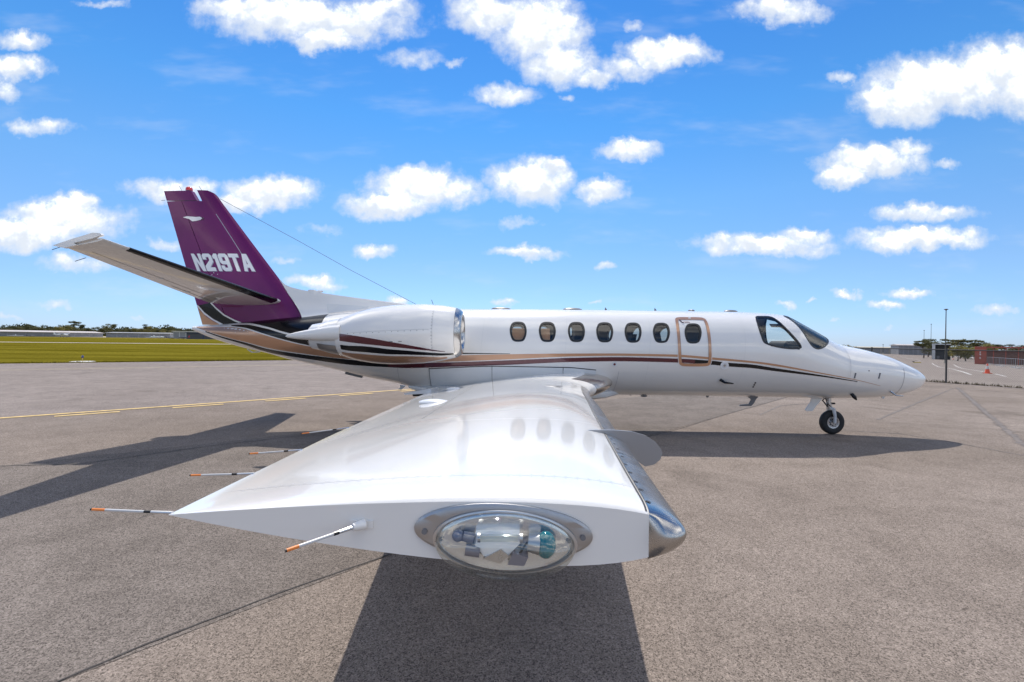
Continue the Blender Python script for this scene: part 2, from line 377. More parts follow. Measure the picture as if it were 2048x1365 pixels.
# lawn tufts along the grass edge
mb = MB()
for i in range(9000):
    t = random.uniform(-12, 42); o_ = abs(random.gauss(0, .5))-.08; p = g0+gd*t+gn*o_; hh = random.uniform(.03, .10); a = random.uniform(0, 6.3); wd = random.uniform(.01, .03)
    q = Vector((math.cos(a)*wd, math.sin(a)*wd, 0)); l = Vector((random.gauss(0, .03), random.gauss(0, .03), hh)); z = Vector((0, 0, .0))
    mb.add([p-q+z, p+q+z, p+l+z], [(0, 1, 2)])
tag(mb.build('grass_tufts', GRASS, smooth=False, recalc=False), 'ragged short grass tufts along the edge of the taxiway', 'grass', kind='stuff')
# pavement joints and tyre marks
JOINT = mat('pavement_joint', (.055, .048, .045), .85, var=.4, vscale=8)
TYRE = mat('tyre_mark', (.135, .112, .097), .8, var=.25, vscale=5)
def joint(pts, wd, m=JOINT, name='pavement_joint', z=.004, jit=.35):
    P3 = [G(*p) for p in pts]; f = []
    for a, b in zip(P3[:-1], P3[1:]):
        n = max(2, int((b-a).length/.06)); f += [a.lerp(b, i/n) for i in range(n)]
    f.append(P3[-1]); L, Rr = [], []
    for i, p in enumerate(f):
        d = (f[min(i+1, len(f)-1)]-f[max(i-1, 0)]).normalized(); n = Vector((-d.y, d.x, 0)); ww = wd*.5*(1+random.uniform(-jit, jit)); c = p+n*random.gauss(0, wd*.12)
        L.append((c.x+n.x*ww, c.y+n.y*ww, z)); Rr.append((c.x-n.x*ww, c.y-n.y*ww, z))
    structure(MB().grid([L, Rr]).build(name, m, smooth=False))
ja, jb, jc = G(100, 1372), G(800, 1103), G(1575, 795); ka, kb = G(0, 933), G(760, 850); kd = (kb-ka).normalized()
sheet('apron_lane', [ja+(ja-jb).normalized()*14, ja, jb, G(1236, 890), jc, jc+(jc-G(1236, 890)).normalized()*2, kb+kd*14, kb, ka, ka-kd*12], LANE, .003)
joint([(100, 1372), (300, 1287), (560, 1187), (800, 1103), (1000, 1010), (1236, 890), (1360, 858), (1450, 830), (1575, 795)], .014, z=.007)
joint([(0, 933), (160, 929), (420, 893), (640, 868), (760, 850)], .022, z=.007)
def crack(px, py, dx, dy, n):
    pts = [(px, py)]
    for _ in range(n): pts.append((pts[-1][0]+dx*random.uniform(.5, 1.5), pts[-1][1]+dy*random.uniform(.2, 1.8)+random.gauss(0, 2.5)))
    joint(pts, .006, name='pavement_crack', z=.006, jit=.6)
for c_ in ((420, 1010, -30, 9, 5),): crack(*c_)
joint([(1845, 772), (1900, 776), (2048, 789)], .05)
joint([(1915, 776), (1960, 815), (2010, 858), (2060, 900)], .12, TYRE, 'tyre_mark', jit=.5)
joint([(1520, 830), (1560, 812), (1640, 806)], .05, TYRE, 'tyre_mark', jit=.5)
joint([(1690, 862), (1800, 868), (1900, 884), (2048, 912)], .03, TYRE, 'tyre_mark', jit=.5)
joint([(1755, 840), (1850, 800), (1905, 778)], .06, TYRE, 'tyre_mark', jit=.5)
# ------------------------------------------------------------------ the jet
YC = 8.92
JET = thing('business_jet', 'white twin engine business jet with purple tail and gold maroon stripes parked on the apron', 'jet', (0, YC, 0))
JO = ORG[JET.name]
def mirror_of(o, name=None):
    me = o.data.copy(); 
    for v in me.vertices: v.co.y = -v.co.y
    me.flip_normals(); n = bpy.data.objects.new(name or o.name.split('.')[0], me); COL.objects.link(n); n.parent = o.parent if o.parent is JET else JET
    ORG[n.name] = JO
    for k in o.keys():
        n[k] = o[k]
    return n
def mirror_tree(o):
    n = mirror_of(o)
    for c in list(o.children):
        m_ = mirror_of(c); m_.parent = n
    return n
top_px = [(1847.4,757.6),(1839,747),(1827,739),(1803,727.5),(1766,712),(1717,698.5),(1690,693),(1664,687),(1644,677.5),(1620,663.5),(1595,649.5),(1571,636.5),(1556,630),(1510,626),(1473,624.3),(1400,623),(1200,620.5),(1020,619),(925,618.5),(820,619),(700,625),(600,634),(500,644),(430,650),(391,652.5)]
bot_px = [(1847.4,757.6),(1839,770.5),(1828,779),(1800,788),(1778,792),(1717,796),(1640,796.2),(1571,794.5),(1498,793),(1400,791.5),(1250,789.5),(1050,789.5),(930,787),(854,781),(798,766),(731,753),(675,739),(585,719.5),(540,707),(490,695.7),(432,678.5),(391,662)]
wid = [(9.,.0),(7.9,.19),(7.7,.28),(7.3,.395),(6.8,.505),(6.3,.60),(5.8,.69),(5.3,.76),(4.7,.81),(4.0,.825),(-1.0,.825),(-2.2,.80),(-3.2,.70),(-4.2,.52),(-5.2,.33),(-5.9,.19),(-6.21,.10)]
tp = [P(x, y, YC) for x, y in top_px]; bp = [P(x, y, YC) for x, y in bot_px]
NTIP = tp[0].x+.0005; sq = lambda x: -math.sqrt(max(NTIP-x, 0)+1e-9)      # nose is blunt: interpolate in the root of the distance to the tip
_t = pchip([sq(p.x) for p in tp], [p.z for p in tp]); _b = pchip([sq(p.x) for p in bp], [p.z for p in bp]); _w = pchip([sq(min(a, NTIP)) for a, b in wid], [b for a, b in wid])
zT = lambda x: _t(sq(x)); zB = lambda x: _b(sq(x)); Wd = lambda x: _w(sq(x))
# height of the widest line as share of the section height
zcf = pchip([-6.21, -5, -3, -1, 4.5, 5.6, 6.4, 8.07], [.5, .52, .56, .53, .52, .48, .5, .5])
def sec(x):
    t, b = zT(x), zB(x); return b+(t-b)*zcf(x), t, b, Wd(x)
PW = 1.06  # slightly squarish section
def halfy(x, z):
    c, t, b, ww = sec(x); r = (t-c) if z >= c else (c-b)
    u = min(1, abs(z-c)/max(r, 1e-5)); return ww*(1-u**(2*PW))**(1/(2*PW))
def fpt(x, z, off=0., side=-1):
    y = halfy(x, z); e = .01
    n = Vector((-(halfy(x+e, z)-halfy(x-e, z))/(2*e), 1, -(halfy(x, z+e)-halfy(x, z-e))/(2*e))); n.x = max(-3, min(3, n.x)); n.z = max(-6, min(6, n.z)); n.normalize()
    return Vector((x+n.x*off, YC+side*(y+n.y*off), z+n.z*off))
def onfus(px, py):
    Yp = YC-.8
    for _ in range(40):
        p = P(px, py, Yp); c, t, b, ww = sec(p.x); z = min(max(p.z, b+.01), t-.01); Yp = .5*Yp+.5*(YC-halfy(p.x, z))
    return p.x, z
def inpoly(x, z, poly):
    r = False; j = len(poly)-1
    for i in range(len(poly)):
        a, b = poly[i], poly[j]
        if (a[1] > z) != (b[1] > z) and x < (b[0]-a[0])*(z-a[1])/(b[1]-a[1])+a[0]: r = not r
        j = i
    return r
def roundpoly(poly, it=3):
    for _ in range(it):
        o = []
        for i in range(len(poly)):
            a, b = poly[i], poly[(i+1) % len(poly)]
            o += [(a[0]*.78+b[0]*.22, a[1]*.78+b[1]*.22), (a[0]*.22+b[0]*.78, a[1]*.22+b[1]*.78)]
        poly = o
    return poly
def resample(poly, n):
    L = [0]; k = len(poly)
    for i in range(k): L.append(L[-1]+math.hypot(poly[(i+1) % k][0]-poly[i][0], poly[(i+1) % k][1]-poly[i][1]))
    o = []
    for q in range(n):
        s_ = L[-1]*q/n; i = int(np.searchsorted(L, s_, side='right')-1); t = (s_-L[i])/(L[i+1]-L[i]); a, b = poly[i], poly[(i+1) % k]
        o.append((a[0]+(b[0]-a[0])*t, a[1]+(b[1]-a[1])*t))
    return o
def area2(p): return sum(p[i][0]*p[(i+1) % len(p)][1]-p[(i+1) % len(p)][0]*p[i][1] for i in range(len(p)))
def offset(poly, d):
    if area2(poly) < 0: poly = poly[::-1]
    k = len(poly); o = []
    for i in range(k):
        a, b = poly[i-1], poly[(i+1) % k]; tx, tz = b[0]-a[0], b[1]-a[1]; l = math.hypot(tx, tz) or 1
        o.append((poly[i][0]+tz/l*d, poly[i][1]-tx/l*d))
    return o
# --- window outlines, traced on the skin
def win_px(x0, y0, wpx=30, hpx=37):
    a, b = wpx/2, hpx/2
    return [(x0-.72*a, y0-b), (x0+.72*a, y0-b*1.0), (x0+a*1.06, y0-.25*b), (x0+a*.98, y0+.4*b), (x0+.66*a, y0+b), (x0-.66*a, y0+b), (x0-a*.98, y0+.3*b), (x0-a*1.06, y0-.35*b)]
wins = [win_px(1036.4, 664), win_px(1094.6, 664.4), win_px(1152.8, 664.6), win_px(1209.3, 665.2), win_px(1266, 665.8), win_px(1322.7, 666.2), win_px(1386, 667.4)]
WINS = [resample(roundpoly([onfus(*p) for p in q], 3), 48) for q in wins]
side_px = [(1509,634),(1525,633.5),(1541,634),(1549,637.5),(1574,660),(1603,692.5),(1601.5,697.5),(1580,698),(1554,694.5),(1530,687),(1525.5,681),(1517,657)]
scr_px = [(1564,640.5),(1580,652),(1596,668),(1611,690),(1618,696.5),(1626,696.5),(1636,692.5),(1647.5,686.5),(1640,679),(1618,665.5),(1590,650),(1572,640.5)]
SIDEW = resample(roundpoly([onfus(*p) for p in side_px], 2), 60)
# windscreen outline set directly on the nose slope (x forward, z up)
def zsh(x, f): c, t, b, ww = sec(x); return c+(t-c)*f
sx0 = onfus(1563, 640)[0]
SCR = [(x_, zsh(x_, f_)) for x_, f_ in ((5.12,.965),(5.20,.85),(5.28,.68),(5.36,.45),(5.42,.345),(5.52,.33),(5.66,.44),(5.82,.66),(5.94,.88),(5.95,.955),(5.7,.975),(5.4,.98))]
SCR = resample(roundpoly(SCR, 2), 60)
HOLES = [offset(q, .004) for q in WINS]+[offset(SIDEW, .003), offset(SCR, .003)]
BB = [(min(p[0] for p in h), max(p[0] for p in h), min(p[1] for p in h), max(p[1] for p in h)) for h in HOLES]
# --- skin
xs = list(np.arange(-6.21, -.6, .06))+list(np.arange(-.6, 6.35, .0175))+list(np.arange(6.35, NTIP-.4, .05))+[NTIP-.36*(1-k/16)**2 for k in range(17)]
q1 = list(np.linspace(0, R(12), 4, endpoint=False))+list(np.arange(R(12), R(88), .0155))+[R(88)]
th = [t for t in q1]+[math.pi-t for t in q1[::-1]]          # upper half, far to near or back
low = list(np.linspace(math.pi, 2*math.pi, 62))[1:-1]
th = sorted(set([round(t, 6) for t in th]+[round(t, 6) for t in low]+[round(math.pi/2, 6), round(math.pi, 6)]))
V = []; F = []; nt = len(th)
sg = lambda v, p: math.copysign(abs(v)**p, v)
for x in xs:
    c, t, b, ww = sec(x)
    for a in th:
        ca, sa = math.cos(a), math.sin(a)
        V.append((x, YC-ww*sg(ca, 1/PW), c+(t-c if sa > 0 else c-b)*sg(sa, 1/PW)))
for i in range(len(xs)-1):
    for j in range(nt):
        j2 = (j+1) % nt; q = (i*nt+j, i*nt+j2, (i+1)*nt+j2, (i+1)*nt+j)
        mx = (xs[i]+xs[i+1])/2; mz = (V[q[0]][2]+V[q[1]][2]+V[q[2]][2]+V[q[3]][2])/4; skip = False
        if -.7 < mx < 6.4:
            for h, bb in zip(HOLES, BB):
                if bb[0] <= mx <= bb[1] and bb[2] <= mz <= bb[3] and inpoly(mx, mz, h): skip = True; break
        if not skip: F.append(q)
F.append(tuple(range(nt)))
fus = obj('fuselage', V, F, WHITE, JET, ang=60)

def ringsurf(poly, off, s): 
    cx = sum(p[0] for p in poly)/len(poly); cz = sum(p[1] for p in poly)/len(poly)
    return [fpt(cx+(p[0]-cx)*s, cz+(p[1]-cz)*s, off) for p in poly]
def patch(name, poly, off, m, parent, n=8):
    mb = MB(); mb.grid([ringsurf(poly, off, max(s, .001)) for s in np.linspace(1, 0, n)], True); return mb.build(name, m, parent)
def ringpart(name, poly, din, dout, off_in, off_out, m, parent, depth=None):
    A = [fpt(p[0], p[1], -.012) for p in offset(poly, dout)]; B = [fpt(p[0], p[1], off_out) for p in offset(poly, dout*.85)]; Cc = [fpt(p[0], p[1], off_in) for p in offset(poly, -din)]
    D = [fpt(p[0], p[1], -.03) for p in offset(poly, -din)]
    return MB().grid([A, B, Cc, D], True).build(name, m, parent, ang=50)
def window(poly, i):
    fr = ringpart('window', poly, .022, .016, .004, .005, SEAL, JET)
    inner = offset(poly, -.004)
    patch('pane', offset(poly, -.006), -.006, GL_CAB, fr)
    A = [fpt(p[0], p[1], -.024) for p in offset(poly, -.010)]; B = [fpt(p[0], p[1], -.10) for p in offset(poly, .03)]
    MB().grid([A, B], True).build('reveal', LINER, fr)
    if i in (0, 1):
        zs = [p[1] for p in poly]; zc_ = max(zs)-.09; xsn = sorted(p[0] for p in poly)
        c = [(xsn[0]+.03+(0 if i == 0 else -.01), min(zs)-.02), (xsn[-1]-.02-(0 if i == 0 else .07), min(zs)-.02), (xsn[-1]-.02-(0 if i == 0 else .07), zc_), (xsn[0]+.03, zc_)]
        patch('blind', resample(c, 40), -.034, BLIND, fr, 5)
    return fr
wobj = [window(p, i) for i, p in enumerate(WINS)]
sw = ringpart('cockpit_window', SIDEW, .018, .014, .004, .005, SEAL, JET); patch('pane', offset(SIDEW, -.004), -.004, GL_SCR, sw, 10)
sc_ = ringpart('windscreen', SCR, .016, .014, .003, .004, SEAL, JET); patch('pane', offset(SCR, -.004), -.003, GL_SCR, sc_, 12)
for o in wobj+[sw, sc_]: mirror_tree(o)
# --- cabin and cockpit inside
MB().box((2.0, YC, 1.06), (5.6, 1.16, .05)).build('cabin_floor', SEATM, JET, smooth=False)
for sd in (-1, 1): MB().box((4.40, YC+sd*.42, 1.50), (.04, .42, .85)).build('cockpit_divider', LINER, JET, smooth=False)
def seat(x, side, face=1, m=SEATM):
    mb = MB(); y = YC+side*.40
    mb.loft([[(x+face*a*.26, y+b*.24, 1.05+h) for a, b in ((-.9, -1), (1, -1), (1, 1), (-.9, 1))] for h in (0, .28, .34)])
    mb.loft([[(x-face*(.24+l)+face*a*th_, y+b*wd_, 1.25+h) for a, b in ((-1, -1), (1, -1), (1, 1), (-1, 1))] for h, l, th_, wd_ in ((0, 0, .08, .24), (.3, .05, .09, .24), (.46, .09, .06, .2), (.5, .1, .05, .15), (.66, .13, .05, .14))])
    return mb.build('seat', m, JET, ang=60)
for x, f in ((.35, 1), (1.25, 1), (2.1, -1), (3.05, 1)):
    for sd in (-1, 1): seat(x, sd, f)
for sd in (-1, 1): seat(4.80, sd, 1, DARK)
mb = MB(); mb.loft([[(5.30+a, YC+y*.58*(1-.35*max(0, a)), 1.66+h) for y in np.linspace(-1, 1, 9)]+[(5.30+a, YC+y*.58*(1-.35*max(0, a)), 1.30) for y in np.linspace(1, -1, 9)] for a, h in ((0, -.06), (.03, .08), (.10, .15), (.28, .155), (.5, .06), (.66, -.04))])
mb.build('instrument_panel', DARK, JET, ang=50)
for sd in (-1, 1):
    mb = MB(); y = YC+sd*.36
    mb.tube([(5.30, y-.14, 1.62), (5.31, y-.13, 1.50), (5.33, y, 1.47), (5.31, y+.13, 1.50), (5.30, y+.14, 1.62)], .018, 8); mb.tube([(5.33, y, 1.47), (5.55, y, 1.42)], .025, 8); mb.build('control_yoke', SEAM, JET)
# sun visor behind the top of the side window
c = [(4.74, 2.16), (5.24, 2.16), (5.24, 2.02), (5.0, 2.02), (4.93, 2.09), (4.74, 2.09)]
pv = resample([(a, min(b, zT(a)-.05)) for a, b in c], 30)
for sd in (-1, 1):
    A = [fpt(p[0], p[1], -.05, sd) for p in pv]; MB().add(A, [tuple(range(len(A)))]).build('sun_visor', DARK, JET, smooth=False)

# --- painted stripes: thin films 2 mm proud of the skin
def curve_on(pxs): 
    pts = [onfus(*p) for p in pxs]; pts.sort(); return lin([p[0] for p in pts], [p[1] for p in pts]), pts[0][0], pts[-1][0]
def smooth_curve(pxs):
    pts = sorted(onfus(*p) for p in pxs); return pchip([p[0] for p in pts], [p[1] for p in pts]), pts[0][0], pts[-1][0]
def stripe(name, up, lo, m, off=.002, x0=None, x1=None, n=150, rows=4, both=True):
    fu, a0, a1 = smooth_curve(up); fl, b0, b1 = smooth_curve(lo); s0 = max(a0, b0) if x0 is None else x0; s1 = min(a1, b1) if x1 is None else x1
    o = MB().grid([[fpt(x, fl(x)+(fu(x)-fl(x))*k/rows, off) for x in np.linspace(s0, s1, n)] for k in range(rows+1)]).build(name, m, JET)
    if both: mirror_of(o)
    return o
A_up = [(411,662.5),(446,674),(490,685.5),(540,699.3),(607,709.4),(697,719.5),(778,726),(807,727.2),(877,725.5),(900,725.3),(1017,721),(1149,716),(1251.6,714.8),(1357,717.7),(1424.5,722),(1458,726),(1500,729),(1546.5,736),(1644,750.8),(1715,763)]
A_lo = [(411,664.5),(446,677),(490,690),(540,706),(607,717),(697,729.6),(778,735),(807,736.3),(877,735),(900,734),(1017,730),(1149,724.3),(1251.6,723),(1357,725.6),(1424.5,730),(1458,733.5),(1500,736.3),(1546.5,742.3),(1644,754),(1715,764.3)]
xm1 = onfus(806, 730)[0]; xm2 = onfus(1390, 722)[0]
stripe('stripe', A_up, A_lo, BLACKP, x1=xm1); stripe('stripe', A_up, A_lo, MAROON, x0=xm1, x1=xm2); stripe('stripe', A_up, A_lo, BLACKP, x0=xm2)
B_up = [(393,653.8),(432,654),(470,655.3),(490,658.5),(540,674),(578,684.5),(607,691),(675,703),(760,711),(850,713),(900,711.5),(923,711),(1017,709),(1149,707.5),(1251.6,707.6),(1348,709.5),(1424.5,715.3),(1500,722.2),(1546.5,728),(1644,746.2),(1715,760.3),(1761,772)]
B_lo = [(393,656),(432,668.5),(470,679.5),(490,684),(540,697),(578,703.5),(607,707.5),(675,716.5),(760,722.5),(850,724.5),(900,723.5),(923,722.8),(1017,719),(1149,713.2),(1251.6,712.2),(1348,714),(1424.5,719.8),(1500,726),(1546.5,732),(1644,748.4),(1715,761.5),(1761,772.6)]
stripe('stripe', B_up, B_lo, COPPER)
C_up = [(462,650.5),(490,650),(530,657),(566,667.5),(607,677),(675,690),(760,702),(850,705.5),(923,706),(1020,707.6)]
C_lo = [(462,652.5),(490,656),(530,668.5),(566,679),(607,689),(675,701.5),(760,709),(850,710.5),(923,708.5),(1020,708.4)]
stripe('stripe', C_up, C_lo, BLACKP)
# purple and black sweep over the upper tail cone below the fin
fcu, ca0, ca1 = smooth_curve(C_up)
xe = P(648, 660, YC-.45).x
def tailfilm(name, m, x0, x1, lof, off):
    o = MB().grid([[fpt(x, lof(x)+(zT(x)-.002-lof(x))*(k/14)**.8, off) for x in np.linspace(x0, x1, 60)] for k in range(15)]).build(name, m, JET); mirror_of(o)
xs_ = onfus(470, 651)[0]
tailfilm('tail_sweep', BLACKP, xs_, xe, lambda x: min(zT(x)-.01, fcu(x)+.035), .0025)
# --- emergency exit: gold outline, handle
ex_px = [(1350,640),(1352,636.5),(1358,635.2),(1402,635.5),(1410,638),(1415,646),(1420.5,672),(1422.5,700),(1422.5,722),(1420,730),(1412,733),(1368,733),(1360,730.5),(1357,724),(1355.5,690),(1353,660)]
EX = resample(roundpoly([onfus(*p) for p in ex_px], 2), 120)
def band(name, poly, d0, d1, off, m, parent=None):
    A = [fpt(p[0], p[1], off) for p in offset(poly, d0)]; B = [fpt(p[0], p[1], off) for p in offset(poly, d1)]
    return MB().grid([A, B], True).build(name, m, parent or JET)
exo = band('emergency_exit', EX, 0.004, -.048, .0045, COPPER)
band('door_seam', EX, -.052, -.048, .0045, SEAM, exo); band('border', EX, .012, .004, .004, LETTER, exo)
hx, hz = onfus(1379, 637.5); MB().disc(fpt(hx, hz, .006), (0, -1, .5), .025).build('latch', STEEL, exo); 
for (a, b_) in (((1358.5, 640.5), (1367, 646.5)),):
    p, q = onfus(*a), onfus(*b_); MB().tube([fpt(*p, .004), fpt((p[0]+q[0])/2, (p[1]+q[1])/2-.012, .004), fpt(*q, .004)], .010, 6).build('marking', MAROON, exo)
cu = bpy.data.curves.new('t', 'FONT'); cu.body = 'OPEN'; cu.size = .045; cu.align_x = 'CENTER'; to = bpy.data.objects.new('t', cu); COL.objects.link(to)
bpy.context.view_layer.update(); tm = to.to_mesh(); ox, oz = onfus(1374, 647)
V = [fpt(ox+v.co.x, oz+v.co.y, .004) for v in tm.vertices]; F = [tuple(p.vertices) for p in tm.polygons]; to.to_mesh_clear(); bpy.data.objects.remove(to)
obj('lettering', V, F, STENCIL, exo, smooth=False)
# --- wing root fairing panels
WX0, WX1 = onfus(861, 760)[0], onfus(1190, 760)[0]
fu, _, _ = smooth_curve([(861,738),(1000,733.7),(1130,735.8),(1192,741)])
def fairing(x0, x1):
    return MB().grid([[fpt(x, fu(x)-.62*k/8, .022-.010*(k == 0)) for x in np.linspace(x0, x1, 24)] for k in range(9)]+[]).build('root_fairing', FAIR, JET)
cuts = [WX0, onfus(984, 740)[0], onfus(1126, 740)[0], WX1]
for a, b_ in zip(cuts[:-1], cuts[1:]): mirror_of(fairing(a+.004, b_-.004))
sm = MB().grid([[fpt(x, fu(x)+.012, .002) for x in np.linspace(WX0-.01, WX1, 40)], [fpt(x, fu(x)-.02, .004) for x in np.linspace(WX0-.01, WX1, 40)]]).build('fairing_seam', SEAMD, JET)
for xx in cuts[:3]:
    MB().grid([[fpt(xx-.005, fu(xx)-k*.05, .018), fpt(xx+.005, fu(xx)-k*.05, .018)] for k in range(13)]) .build('fairing_seam', SEAMD, JET)

# ------------------------------------------------------------------ wing
TIPY = .97
leX = pchip([.97, 7.15, 7.4, 7.6, 7.8, 8.05, 8.4], [.374, 1.229, 1.31, 1.48, 1.66, 1.78, 1.82])
teX = lin([.97, 2.2, 7.1, 8.4], [-.729, -.88, -1.35, -1.46])
leZ = pchip([.97, 4, 7.15, 7.6, 8.05, 8.4], [1.363, 1.151, .930, .965, 1.025, 1.035]); teZ = lin([.97, 8.4], [1.386, 1.386-.078*7.43])
tc_ = pchip([.97, 1.4, 7.1, 7.6, 8.05, 8.4], [.128, .122, .162, .145, .128, .125])
def foil(f, t):
    yt = 5*t*(.2969*math.sqrt(f)-.126*f-.3516*f*f+.2843*f**3-.1036*f**4); return yt, -yt
LOWF = lin([.97, 8.4], [1.25, .95])
TIPR = [(0, .74, .93), (.003, .80, .95), (.010, .87, .97), (.022, .93, .985), (.04, .97, .995), (.07, 1, 1)]
tipu = lin([a for a, _, _ in TIPR], [b for _, b, _ in TIPR]); tipl = lin([a for a, _, _ in TIPR], [c for _, _, c in TIPR])
def wpt(Yp, f, upper=True, off=0.):
    c = leX(Yp)-teX(Yp); u, l = foil(f, tc_(Yp)); z = leZ(Yp)+(teZ(Yp)-leZ(Yp))*f
    d = Yp-TIPY
    h = (u*tipu(d) if upper else l*tipl(d)*LOWF(Yp))*c
    p = Vector((leX(Yp)-f*c, Yp, z+h))
    if off:
        e = .004; f2 = min(1, f+e); f1 = max(0, f-e); a = foil(f2, tc_(Yp)); b = foil(f1, tc_(Yp)); i = 0 if upper else 1
        tx, tz = -(f2-f1), a[i]-b[i]; n = Vector((-tz*-1, 0, -tx)) if upper else Vector((-tz, 0, tx)); n = Vector((tz, 0, -tx)) if upper else Vector((-tz, 0, tx))
        n.normalize(); p += n*off
    return p
FS = [.5*(1-math.cos(math.pi*k/34)) for k in range(35)]
SP = [TIPY+a for a, _, _ in TIPR]+list(np.linspace(1.1, 7.1, 25))+[7.15, 7.22, 7.3, 7.4, 7.5, 7.6, 7.7, 7.8, 7.9, 8.05, 8.2, 8.35]
rings = [[wpt(y, f) for f in FS[::-1]]+[wpt(y, f, False) for f in FS[1:-1]] for y in SP]
wing = MB().loft(rings).build('wing', WHITE, JET, ang=32)
FL = [0, .0006, .0015, .003, .005, .008, .012, .018, .026, .034, .043, .052]
def le_ring(y, fu_, fl_, off):
    U = [f*fu_/.052 for f in FL]; L_ = [f*fl_/.052 for f in FL]
    return [wpt(y, f, True, off) for f in U[::-1]]+[wpt(y, f, False, off) for f in L_[1:]]
def strip(name, ya, yb, fu_, fl_, m, off=.003, cap=False, fus_=None):
    ys_ = [y for y in SP if ya < y < yb]; ys_ = [ya]+ys_+[yb]
    rg = [le_ring(y, fu_(y), fl_(y), off) for y in ys_]
    mb = MB().grid(rg)
    if cap:
        kk = len(FL); top_ = rg[0][:kk]; bot_ = [rg[0][kk-1]]+rg[0][kk:]; bot_ = bot_[::-1]   # both from seam to nose
        rows = []
        for i, (a, b) in enumerate(zip(top_, bot_)):
            f_ = FL[kk-1-i]/FL[-1]; h_ = (a-b).length; D_ = .62*h_*math.sqrt(max(0, math.cos(math.pi/2*f_)))*.7
            rows.append([a.lerp(b, v_)-Vector((0, D_*math.sin(math.pi*v_)**.7, 0)) for v_ in (.5-.5*math.cos(math.pi*q_/16) for q_ in range(17))])
        mb.grid(rows)
    return mb.build(name, m, wing, ang=50)
fchrome = lambda y: lin([.97, 7.2, 8.4], [.070, .050, .055])(y)
strip('leading_edge', TIPY, 1.62, fchrome, fchrome, CAPM, cap=True)
strip('leading_edge', 1.628, 7.15, fchrome, fchrome, CHROME)
strip('leading_edge', 7.158, 7.52, lambda y: .03, lambda y: .03, WHITE)
strip('leading_edge', 7.52, 8.33, lambda y: .15, lambda y: .15, CHROME, .004)
# dark sealant line behind the polished edge
def wstrip(pts, wd, m, name, off=.0012, par=None, upper=True):
    """narrow line on the wing skin; pts = (Y, f)"""
    out = []
    for (a, b) in zip(pts[:-1], pts[1:]):
        n = 24; out += [(a[0]+(b[0]-a[0])*i/n, a[1]+(b[1]-a[1])*i/n) for i in range(n)]
    out.append(pts[-1]); C3 = [wpt(y, f, upper, off) for y, f in out]; L_, R_ = [], []
    for i in range(len(C3)):
        d = (C3[min(i+1, len(C3)-1)]-C3[max(i-1, 0)]); s_ = Vector((-d.y, d.x, 0)).normalized()*wd*.5; L_.append(C3[i]+s_); R_.append(C3[i]-s_)
    for i in range(len(C3)):   # keep the line on the surface
        for A_ in (L_, R_):
            p = A_[i]; c = leX(p.y)-teX(p.y); f = min(max((leX(p.y)-p.x)/c, 0), 1); A_[i] = Vector((p.x, p.y, wpt(p.y, f, upper).z+off))
    return MB().grid([L_, R_]).build(name, m, par or wing)
wstrip([(.975, .0745), (1.1, .0745), (3, .069), (7.13, .0525)], .004, SEAMD, 'seam')
SEAML = mat('faint_seam', (.40, .40, .41), .5)
wstrip([(1.14, .08), (1.14, .97)], .0022, SEAML, 'seam'); wstrip([(2.35, .07), (2.35, .97)], .003, SEAML, 'seam')
wstrip([(4.7, .07), (4.7, .97)], .004, SEAML, 'seam'); wstrip([(6.6, .07), (6.6, .97)], .005, SEAML, 'seam')
wstrip([(2.6, .73), (4.6, .72)], .006, SEAM, 'seam'); wstrip([(4.9, .72), (7.8, .70)], .006, SEAM, 'seam'); 
# screws along the polished edge
mb = MB()
for y in [1.02, 1.12, 1.2, 1.31, 1.42, 1.56, 1.70, 1.82, 1.94]:
    p = wpt(y, .058*(1.1 if y < 1.5 else 1), True, .0042); MB().disc(p, (.25, 0, 1), .0065, 10).build('screw', SEAMD, wing, smooth=False)
q_ = Vector((wpt(.97, .052).x, TIPY-.0062, 1.352)); MB().tube([q_+Vector((0, .008, 0)), q_], .0062, 12).build('screw', GREYD, wing)
mb = MB()
for k in range(34):
    for y_ in (1.128, 1.152): mb.disc(wpt(y_, .10+.025*k, True, .0012), (0, 0, 1), .0022, 6)
for k in range(60): mb.disc(wpt(1.2+.05*k, .088, True, .0012), (.2, 0, 1), .0024, 6)
mb.build('rivets', SEAML, wing, smooth=False)['kind'] = 'stuff'
# fuel cap and track blisters on top
p = wpt(6.0, .22, True, .004); MB().ell(p, (.13, .055, .008), 24, 6).build('fuel_cap', GREYD, wing)
def blister(y, f, L_=.16, wd=.028, hh=.022, m=WHITE):
    p = wpt(y, f, True); MB().ell((p.x, p.y, p.z), (L_, wd, hh), 20, 10).build('track_blister', m, wing)
blister(4.05, .80, .14, .07, .03, FAIR); blister(6.95, .82, .12, .05, .03)
# flap root standing a little low
MB().loft([[(-1.30+a, y, z+b) for a, b in ((0, .03), (.0, -.05), (-.42, -.075), (-.44, -.055))] for y, z in ((7.35, .93), (8.1, .885))]).build('flap', FAIR, wing)
MB().tube([(-1.2, 7.5, .86), (-1.62, 7.5, .845)], .035, 10).build('flap_track', DARK, wing)
# stall fence wrapping the leading edge
fy = 2.08
fo = [(1135,869),(1150,866.5),(1190,865),(1230,865.5),(1262,868),(1290,876),(1310,888),(1322,903),(1324.5,912),(1320,924),(1308,934),(1290,938),(1278,930),(1262,915),(1240,893),(1218,880),(1190,874),(1160,871)]
fp = [P(x, y-5, fy) for x, y in fo]; MB().prism([(p.x, fy-.005, p.z) for p in fp], (0, .010, 0)).build('stall_fence', FENCEP, wing, ang=30)
